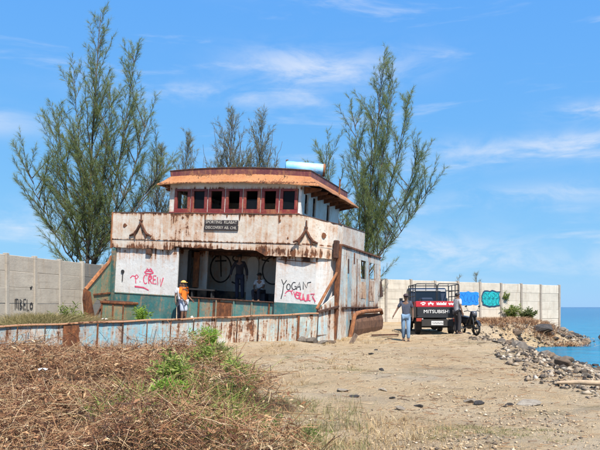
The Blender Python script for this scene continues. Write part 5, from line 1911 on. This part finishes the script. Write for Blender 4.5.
YAW = -20
person('man in navy shirt, blue jeans and dark cap walking left of the pickup', (3.83, 23.5, gz(3.83, 23.5)), R(-12), 1.70, (0.050, 0.058, 0.085), (0.16, 0.25, 0.36), cap=(0.05, 0.03, 0.035),
       pose=dict(elbR=(-0.31, 0.02, 1.17), wriR=(-0.42, -0.08, 0.96), elbL=(0.24, 0.05, 1.15), wriL=(0.25, -0.02, 0.90), kneL=(0.09, -0.10, 0.51), ankL=(0.09, -0.06, 0.09), toeL=(0.11, -0.22, 0.035),
                 kneR=(-0.09, 0.00, 0.50), ankR=(-0.09, 0.13, 0.10), toeR=(-0.11, -0.01, 0.035), hed=(0, -0.03, 1.595), top=(0, -0.02, 1.65), nose=(0, -0.12, 1.57), jaw=(0, -0.03, 1.52)))
person('man in light grey shirt and dark trousers at the pickup\'s right rear corner', (6.18, 25.5, gz(6.18, 25.5)), R(115), 1.62, (0.42, 0.41, 0.42), (0.030, 0.026, 0.028),
       pose=dict(elbL=(0.20, -0.06, 1.16), wriL=(0.17, -0.22, 1.02)))
person('man in orange shirt, yellow cap and pale shorts standing on the ship\'s deck', on_ship(-1.30, -0.90, 0.0), R(62), 1.63, (0.78, 0.17, 0.012), (0.42, 0.46, 0.53), shorts=True, cap=(0.75, 0.40, 0.10),
       pose=dict(elbL=(0.24, -0.02, 1.13), wriL=(0.22, -0.22, 0.98), elbR=(-0.24, -0.01, 1.13), wriR=(-0.23, -0.20, 0.97)))
person('bareheaded person in white shirt half hidden behind the man in orange', on_ship(-1.78, -0.25, 0.0), R(20), 1.63, (0.55, 0.55, 0.57), (0.05, 0.05, 0.06))
person('person in dark blue clothes standing inside the ship\'s open cabin', on_ship(-0.22, 1.55, 0.98), R(5), 1.84, (0.020, 0.018, 0.028), (0.012, 0.016, 0.038), long_sleeve=True, cap=(0.02, 0.02, 0.02),
       pose=dict(elbR=(-0.30, 0.02, 1.15), wriR=(-0.34, -0.06, 0.92), elbL=(0.26, 0.02, 1.14), wriL=(0.27, -0.06, 0.90)))
ct = MB().box(-0.26, 0.26, -0.2, 0.2, 0.0, 0.34).build('crate', M_navy, None, 0.015, loc=on_ship(0.80, 1.30, 0.98), rz=R(-20))
tag(ct, 'dark low crate under the seated person in the cabin', 'crate')
z0 = -0.52
person('person in white shirt and dark hat sitting inside the ship\'s cabin', on_ship(0.80, 1.30, 0.98), R(-25), 1.66, (0.42, 0.42, 0.43), (0.018, 0.018, 0.028), cap=(0.015, 0.013, 0.013),
       pose={**{k: (x, y, z + z0) for k, (x, y, z) in dict(pel=(0, 0.03, 0.95), spi=(0, 0.0, 1.12), che=(0, -0.04, 1.29), nec=(0, -0.07, 1.435), jaw=(0, -0.10, 1.50), hed=(0, -0.10, 1.575), top=(0, -0.09, 1.63), nose=(0, -0.19, 1.555),
                earL=(0.078, -0.09, 1.565), earR=(-0.078, -0.09, 1.565), hipL=(0.09, 0.0, 0.92), hipR=(-0.09, 0, 0.92), shoL=(0.165, -0.04, 1.39), shoR=(-0.165, -0.04, 1.39),
                elbL=(0.23, -0.14, 1.16), elbR=(-0.23, -0.14, 1.16), wriL=(0.12, -0.32, 1.06), wriR=(-0.12, -0.32, 1.06)).items()},
                'kneL': (0.13, -0.42, 0.47), 'kneR': (-0.13, -0.42, 0.47), 'ankL': (0.12, -0.36, 0.09), 'ankR': (-0.12, -0.36, 0.09), 'toeL': (0.13, -0.50, 0.035), 'toeR': (-0.13, -0.50, 0.035)})

# ------------------------------------------------------------------ pickup truck (rear towards the camera)
M_tblack = plain('black truck paint', (0.020, 0.020, 0.022), 0.42, var=0.35, scale=3)
M_tdark = plain('dusty underbody', (0.030, 0.026, 0.023), 0.9)
M_tred = plain('red truck band', (0.42, 0.018, 0.030), 0.45, var=0.2)
M_tyre = plain('dusty tyre rubber', (0.028, 0.026, 0.024), 0.95, var=0.3)
M_steel = plain('dull steel rim', (0.25, 0.24, 0.23), 0.5, 0.6)
M_cage = plain('black cage tube', (0.018, 0.020, 0.024), 0.45)
M_glass = plain('tinted rear glass', (0.010, 0.014, 0.022), 0.12, var=0.1)
M_tblue = plain('dark blue cab paint', (0.020, 0.030, 0.055), 0.35, var=0.2)
M_whiteT = plain('white lettering', (0.72, 0.70, 0.68), 0.6, var=0.15)
M_lamp = plain('red tail lamp lens', (0.32, 0.045, 0.025), 0.3)
M_lampo = plain('amber lamp lens', (0.55, 0.20, 0.04), 0.3)
M_chrome = plain('grey metal', (0.30, 0.30, 0.30), 0.4, 0.5)

TX, TY = 5.48, 26.0
truck = thing('pickup_truck', 'black pickup truck with red band and cargo cage seen from behind', 'truck', (TX, TY, gz(TX, TY + 1) - 0.01), R(-3))
bed = MB()
bed.box(-0.80, 0.80, 0.03, 2.35, 0.70, 0.76)
bed.box(-0.83, -0.79, 0.02, 2.35, 0.68, 1.12)
bed.box(0.79, 0.83, 0.02, 2.35, 0.68, 1.12)
bed.box(-0.79, 0.79, 2.31, 2.35, 0.76, 1.30)
bed.build('cargo_bed', M_tblack, truck, 0.01)
tg = MB().box(-0.80, 0.80, -0.03, 0.015, 0.67, 1.105).build('tailgate', M_tblack, truck, 0.012)
MB().box(-0.78, 0.78, -0.045, -0.032, 0.69, 0.74).build('tailgate_rib', M_tblack, tg, 0.004)
for x in (-0.76, 0.76):
    MB().box(x - 0.03, x + 0.03, -0.05, -0.032, 0.78, 1.08).build('latch', M_cage, tg, 0.006)
lettering('lettering', 'MITSUBISHI', 0.185, M_whiteT, tg, Matrix.Translation((-0.02, -0.034, 0.925)) @ RX, 1.12)
rb = MB().box(-0.84, 0.84, -0.035, 0.0, 1.112, 1.345).build('red_band', M_tred, truck, 0.01)
marks = [[(-0.66, 0.02), (-0.54, 0.06), (-0.46, 0.02)], [(-0.60, -0.03), (-0.50, -0.02)], [(-0.34, -0.05), (-0.26, 0.07), (-0.16, -0.05)], [(-0.36, 0.02), (-0.14, 0.02)],
         [(-0.02, 0.05), (0.02, 0.0), (0.06, 0.05), (0.10, -0.01), (0.14, 0.05), (0.20, 0.0), (0.26, 0.05), (0.32, 0.0), (0.36, 0.05)], [(-0.02, -0.02), (0.36, -0.02)],
         [(0.46, 0.04), (0.50, -0.04), (0.55, 0.04), (0.60, -0.04), (0.64, 0.04)], [(0.46, 0.0), (0.64, 0.0)], [(0.74, 0.03), (0.80, -0.02)]]
strokes(marks, 0.045, (0, -0.035, 1.235), (1, 0, 0), (0, -1, 0)).build('white_marks', M_whiteT, rb)
for sx_ in (-1, 1):
    MB().box(sx_ * 0.83, sx_ * 0.845, 0.03, 2.33, 1.122, 1.335).build('red_band', M_tred, truck)
# cargo cage
for sx_ in (-1, 1):
    x0, x1 = sx_ * 0.86, sx_ * 0.025
    c = 0.07 * sx_
    MB().tube([(x0, 0.0, 1.35), (x0, 0.0, 1.97), (x0 - c * 0.3, 0, 2.02), (x0 - c, 0, 2.045), (x1 + c, 0, 2.045), (x1 + c * 0.3, 0, 2.02), (x1, 0, 1.97), (x1, 0, 1.35)], 0.022, 8).build('gate_frame', M_cage, truck, smooth=True)
    MB().tube([(x0, 0.0, 1.76), (x1, 0.0, 1.76)], 0.016, 6).build('gate_rail', M_cage, truck)
    MB().tube([((x0 + x1) / 2, 0.0, 1.76), ((x0 + x1) / 2, 0.0, 2.04)], 0.013, 6).build('gate_rail', M_cage, truck)
    for z in (1.55, 1.78, 2.02):
        MB().tube([(sx_ * 0.86, 0.02, z), (sx_ * 0.86, 2.3, z)], 0.018, 6).build('side_rail', M_cage, truck)
    for y in (0.78, 1.55, 2.3):
        MB().tube([(sx_ * 0.86, y, 1.12), (sx_ * 0.86, y, 2.03)], 0.020, 6).build('side_post', M_cage, truck)
MB().tube([(-0.86, 2.3, 2.03), (0.86, 2.3, 2.03)], 0.02, 6).build('front_hoop', M_cage, truck)
# cab
cabp = [(2.42, 0.62), (2.42, 1.30), (2.50, 1.84), (2.62, 1.95), (3.45, 1.97), (3.75, 1.90), (4.25, 1.22), (4.42, 1.05), (4.45, 0.45), (2.42, 0.45)]
cab = MB().prism([(-0.80, y, z) for y, z in cabp], (1.60, 0, 0)).build('cab', M_tblue, truck, 0.05)
MB().hexa([(-0.58, 2.405, 1.34), (0.58, 2.405, 1.34), (0.58, 2.425, 1.34), (-0.58, 2.425, 1.34), (-0.54, 2.465, 1.80), (0.54, 2.465, 1.80), (0.54, 2.485, 1.80), (-0.54, 2.485, 1.80)]).build('rear_window', M_glass, cab)
for sx_ in (-1, 1):
    MB().hexa([(sx_ * 0.803, 2.6, 1.30), (sx_ * 0.803, 3.95, 1.30), (sx_ * 0.81, 3.95, 1.30), (sx_ * 0.81, 2.6, 1.30), (sx_ * 0.803, 2.7, 1.82), (sx_ * 0.803, 3.6, 1.82), (sx_ * 0.81, 3.6, 1.82), (sx_ * 0.81, 2.7, 1.82)]).build('side_window', M_glass, cab)
    MB().tube([(sx_ * 0.80, 4.0, 1.3), (sx_ * 1.0, 3.98, 1.38)], 0.015, 6).build('mirror_arm', M_cage, cab)
    MB().box(min(sx_ * 0.95, sx_ * 1.1), max(sx_ * 0.95, sx_ * 1.1), 3.93, 3.98, 1.32, 1.52).build('mirror', M_cage, cab, 0.01)
# wheels
for sx_ in (-1, 1):
    for y in (0.72, 3.55):
        pr = [(-0.10, 0.20), (-0.10, 0.27), (-0.075, 0.305), (0.075, 0.305), (0.10, 0.27), (0.10, 0.20)]
        ty = MB().lathe(pr, (sx_ * 0.68, y, 0.305), 'x', 24).build('wheel', M_tyre, truck, smooth=True)
        MB().lathe([(-0.085, 0.0), (-0.085, 0.205), (0.085, 0.205), (0.085, 0.0)], (sx_ * 0.68, y, 0.305), 'x', 18).build('rim', M_steel, ty)
        MB().box(sx_ * 0.69 - 0.13, sx_ * 0.69 + 0.13, y - 0.40, y - 0.385, 0.18, 0.60).build('mudflap', M_tdark, truck)
un = MB()
un.box(-0.42, -0.34, 0.05, 4.2, 0.50, 0.62)
un.box(0.34, 0.42, 0.05, 4.2, 0.50, 0.62)
un.tube([(-0.60, 0.72, 0.31), (0.60, 0.72, 0.31)], 0.045, 8)
un.ball((0.0, 0.72, 0.31), (0.15, 0.15, 0.14), 12, 8)
un.box(-0.33, 0.33, 1.0, 1.9, 0.42, 0.60)
un.tube([(0.3, 0.2, 0.36), (0.3, 1.2, 0.36)], 0.04, 8)
for y in (2.0, 3.55):
    un.box(-0.60, 0.60, y, y + 0.12, 0.36, 0.60)
un.build('chassis', M_tdark, truck)
bmp = MB().box(-0.62, 0.62, -0.10, -0.03, 0.34, 0.62).build('rear_bumper', M_tdark, truck, 0.012)
pb_ = MB().box(-0.245, 0.235, -0.118, -0.103, 0.385, 0.555).build('number_plate', plain('grey white plate', (0.50, 0.49, 0.47), 0.6, var=0.1), bmp, 0.006)
strokes([[(-0.19 + i * 0.055, 0.0), (-0.165 + i * 0.055, 0.012 * (-1) ** i)] for i in range(8)], 0.05, (0, -0.1185, 0.475), (1, 0, 0), (0, -1, 0)).build('plate_marks', plain('faded plate print', (0.16, 0.15, 0.15), 0.7), pb_)
for sx_ in (-1, 1):
    lo, hi = sorted((sx_ * 0.60, sx_ * 0.83))
    tl = MB().box(lo, hi, -0.055, -0.01, 0.53, 0.66).build('tail_lamp', M_lamp, truck, 0.012)
    lo, hi = sorted((sx_ * 0.555, sx_ * 0.598))
    MB().box(lo, hi, -0.050, -0.01, 0.54, 0.65).build('reversing_lamp', M_whiteT, truck, 0.006)
cg = MB()
cg.box(-0.5, 0.0, 1.0, 1.9, 0.762, 1.5)
tag(cg.build('cargo_box', M_tblue, truck, 0.05), None)

# ------------------------------------------------------------------ motorcycle
MX, MY = 7.28, 28.0
bike = thing('motorcycle', 'dark motorcycle parked on the sand right of the pickup truck', 'motorcycle', (MX, MY, gz(MX, MY) - 0.01), R(-76))
# local: x forward, y to its left
M_bk = plain('black bike plastic', (0.016, 0.017, 0.020), 0.3)
M_eng = plain('engine metal', (0.05, 0.05, 0.05), 0.5, 0.5)
for (x, nm) in ((0.62, 'front'), (-0.62, 'rear')):
    MBt = MB()
    MBt.tube([(x + 0.265 * math.cos(a), 0, 0.30 + 0.265 * math.sin(a)) for a in [2 * math.pi * k / 26 for k in range(26)]], 0.045 if nm == 'front' else 0.052, 8, closed=True)
    w_ = MBt.build('wheel', M_tyre, bike, smooth=True)
    rm = MB()
    rm.tube([(x + 0.215 * math.cos(a), 0, 0.30 + 0.215 * math.sin(a)) for a in [2 * math.pi * k / 26 for k in range(26)]], 0.018, 6, closed=True)
    for k in range(5):
        a = 2 * math.pi * k / 5
        rm.tube([(x, 0, 0.30), (x + 0.21 * math.cos(a), 0, 0.30 + 0.21 * math.sin(a))], 0.014, 5)
    rm.tube([(x, -0.06, 0.30), (x, 0.06, 0.30)], 0.04, 8)
    rm.build('rim', M_eng, w_)
fr = MB()
fr.tube([(0.38, 0, 0.92), (0.20, 0, 0.62), (0.0, 0, 0.48), (-0.25, 0, 0.50), (-0.45, 0, 0.72), (-0.75, 0, 0.82)], 0.035, 8)
fr.tube([(-0.05, 0.07, 0.40), (-0.62, 0.09, 0.30)], 0.025, 6)
fr.tube([(-0.05, -0.07, 0.40), (-0.62, -0.09, 0.30)], 0.025, 6)
fr.build('frame', M_cage, bike)
MB().ball((0.02, 0, 0.40), (0.20, 0.14, 0.14), 12, 8).build('engine', M_eng, bike, smooth=True)
for s_ in (-1, 1):
    MB().tube([(0.40, s_ * 0.075, 0.90), (0.62, s_ * 0.075, 0.30)], [0.026, 0.022], 8).build('fork', M_eng, bike)
    MB().tube([(-0.45, s_ * 0.11, 0.66), (-0.60, s_ * 0.11, 0.34)], 0.028, 8).build('shock_absorber', M_eng, bike)
MB().tube([(0.22, 0.36, 1.02), (0.32, 0.24, 1.05), (0.38, 0.0, 0.98), (0.32, -0.24, 1.05), (0.22, -0.36, 1.02)], 0.018, 8).build('handlebar', M_cage, bike)
for s_ in (-1, 1):
    MB().tube([(0.32, s_ * 0.22, 1.05), (0.30, s_ * 0.30, 1.20)], 0.008, 5).build('mirror_stem', M_cage, bike)
    MB().ball((0.30, s_ * 0.31, 1.24), (0.012, 0.06, 0.04), 10, 6).build('mirror', M_bk, bike)
MB().ball((0.47, 0, 0.92), (0.10, 0.12, 0.11), 14, 8).build('headlight', plain('headlight glass', (0.10, 0.10, 0.11), 0.2), bike, smooth=True)
cw = MB()
cw.prism([(0.46, -0.13, 1.02), (0.34, -0.13, 1.04), (0.14, -0.10, 0.66), (0.10, -0.10, 0.44), (0.24, -0.12, 0.42), (0.50, -0.14, 0.82)], (0, 0.26, 0))
cw.build('fairing', M_bk, bike, 0.03)
MB().hexa([(-0.75, -0.10, 0.76), (0.12, -0.11, 0.70), (0.12, 0.11, 0.70), (-0.75, 0.10, 0.76), (-0.80, -0.11, 0.86), (0.10, -0.10, 0.78), (0.10, 0.10, 0.78), (-0.80, 0.11, 0.86)]).build('seat', M_bk, bike, 0.03)
MB().hexa([(-0.78, -0.08, 0.60), (0.0, -0.12, 0.48), (0.0, 0.12, 0.48), (-0.78, 0.08, 0.60), (-0.86, -0.09, 0.76), (0.12, -0.12, 0.70), (0.12, 0.12, 0.70), (-0.86, 0.09, 0.76)]).build('tail_cover', M_bk, bike, 0.03)
MB().box(-0.90, -0.85, -0.07, 0.07, 0.66, 0.74).build('tail_lamp', M_lamp, bike, 0.01)
for (x, a0, a1) in ((0.62, 20, 150), (-0.62, 30, 140)):
    vs = []
    fm = MB()
    for i in range(9):
        a = R(a0 + (a1 - a0) * i / 8)
        vs += [(x + 0.335 * math.cos(a), -0.065, 0.30 + 0.335 * math.sin(a)), (x + 0.335 * math.cos(a), 0.065, 0.30 + 0.335 * math.sin(a)),
               (x + 0.345 * math.cos(a), 0.065, 0.30 + 0.345 * math.sin(a)), (x + 0.345 * math.cos(a), -0.065, 0.30 + 0.345 * math.sin(a))]
    fs = []
    for i in range(8):
        for k in range(4):
            fs.append((4 * i + k, 4 * i + (k + 1) % 4, 4 * i + 4 + (k + 1) % 4, 4 * i + 4 + k))
    fs += [(0, 1, 2, 3), (32, 33, 34, 35)]
    fm.add(vs, fs)
    fm.build('mudguard', M_bk, bike)
MB().tube([(0.08, -0.13, 0.34), (-0.2, -0.15, 0.28), (-0.75, -0.17, 0.38)], [0.025, 0.03, 0.05], 8).build('exhaust', M_chrome, bike)
MB().tube([(-0.05, 0.10, 0.34), (-0.10, 0.28, 0.01)], 0.014, 6).build('kickstand', M_eng, bike)

# ------------------------------------------------------------------ litter
def scrap(x, y, s_, label, c, seed, z=None):
    r_ = random.Random(seed)
    mb = MB()
    n_ = 6
    zz = gz(x, y) if z is None else z
    vs = [(s_ * (i / (n_ - 1) - 0.5) + r_.uniform(-.1, .1) * s_, s_ * 0.7 * (j / (n_ - 1) - 0.5) + r_.uniform(-.1, .1) * s_, r_.uniform(0.0, 0.30) * s_) for i in range(n_) for j in range(n_)]
    fs = [(i * n_ + j, i * n_ + j + 1, (i + 1) * n_ + j + 1, (i + 1) * n_ + j) for i in range(n_ - 1) for j in range(n_ - 1)]
    mb.add(vs, fs)
    mb.add([(a, b, c_ - 0.004) for a, b, c_ in vs], fs)
    tag(mb.build('paper_scrap', plain('crumpled scrap', c, 0.7, var=0.1), None, loc=(x, y, zz)), label, 'litter')


scrap(-3.72, 9.4, 0.11, 'crumpled white scrap caught in dry brush at the left', (0.78, 0.78, 0.80), 2, gz(-3.72, 9.4) + 0.42)
scrap(-7.55, 23.9, 0.55, 'white plastic sheet lying by the torn bulwark at left', (0.70, 0.69, 0.66), 3)
scrap(-7.0, 23.3, 0.2, 'small pale scrap near the deck locker', (0.60, 0.57, 0.50), 4, 1.05)
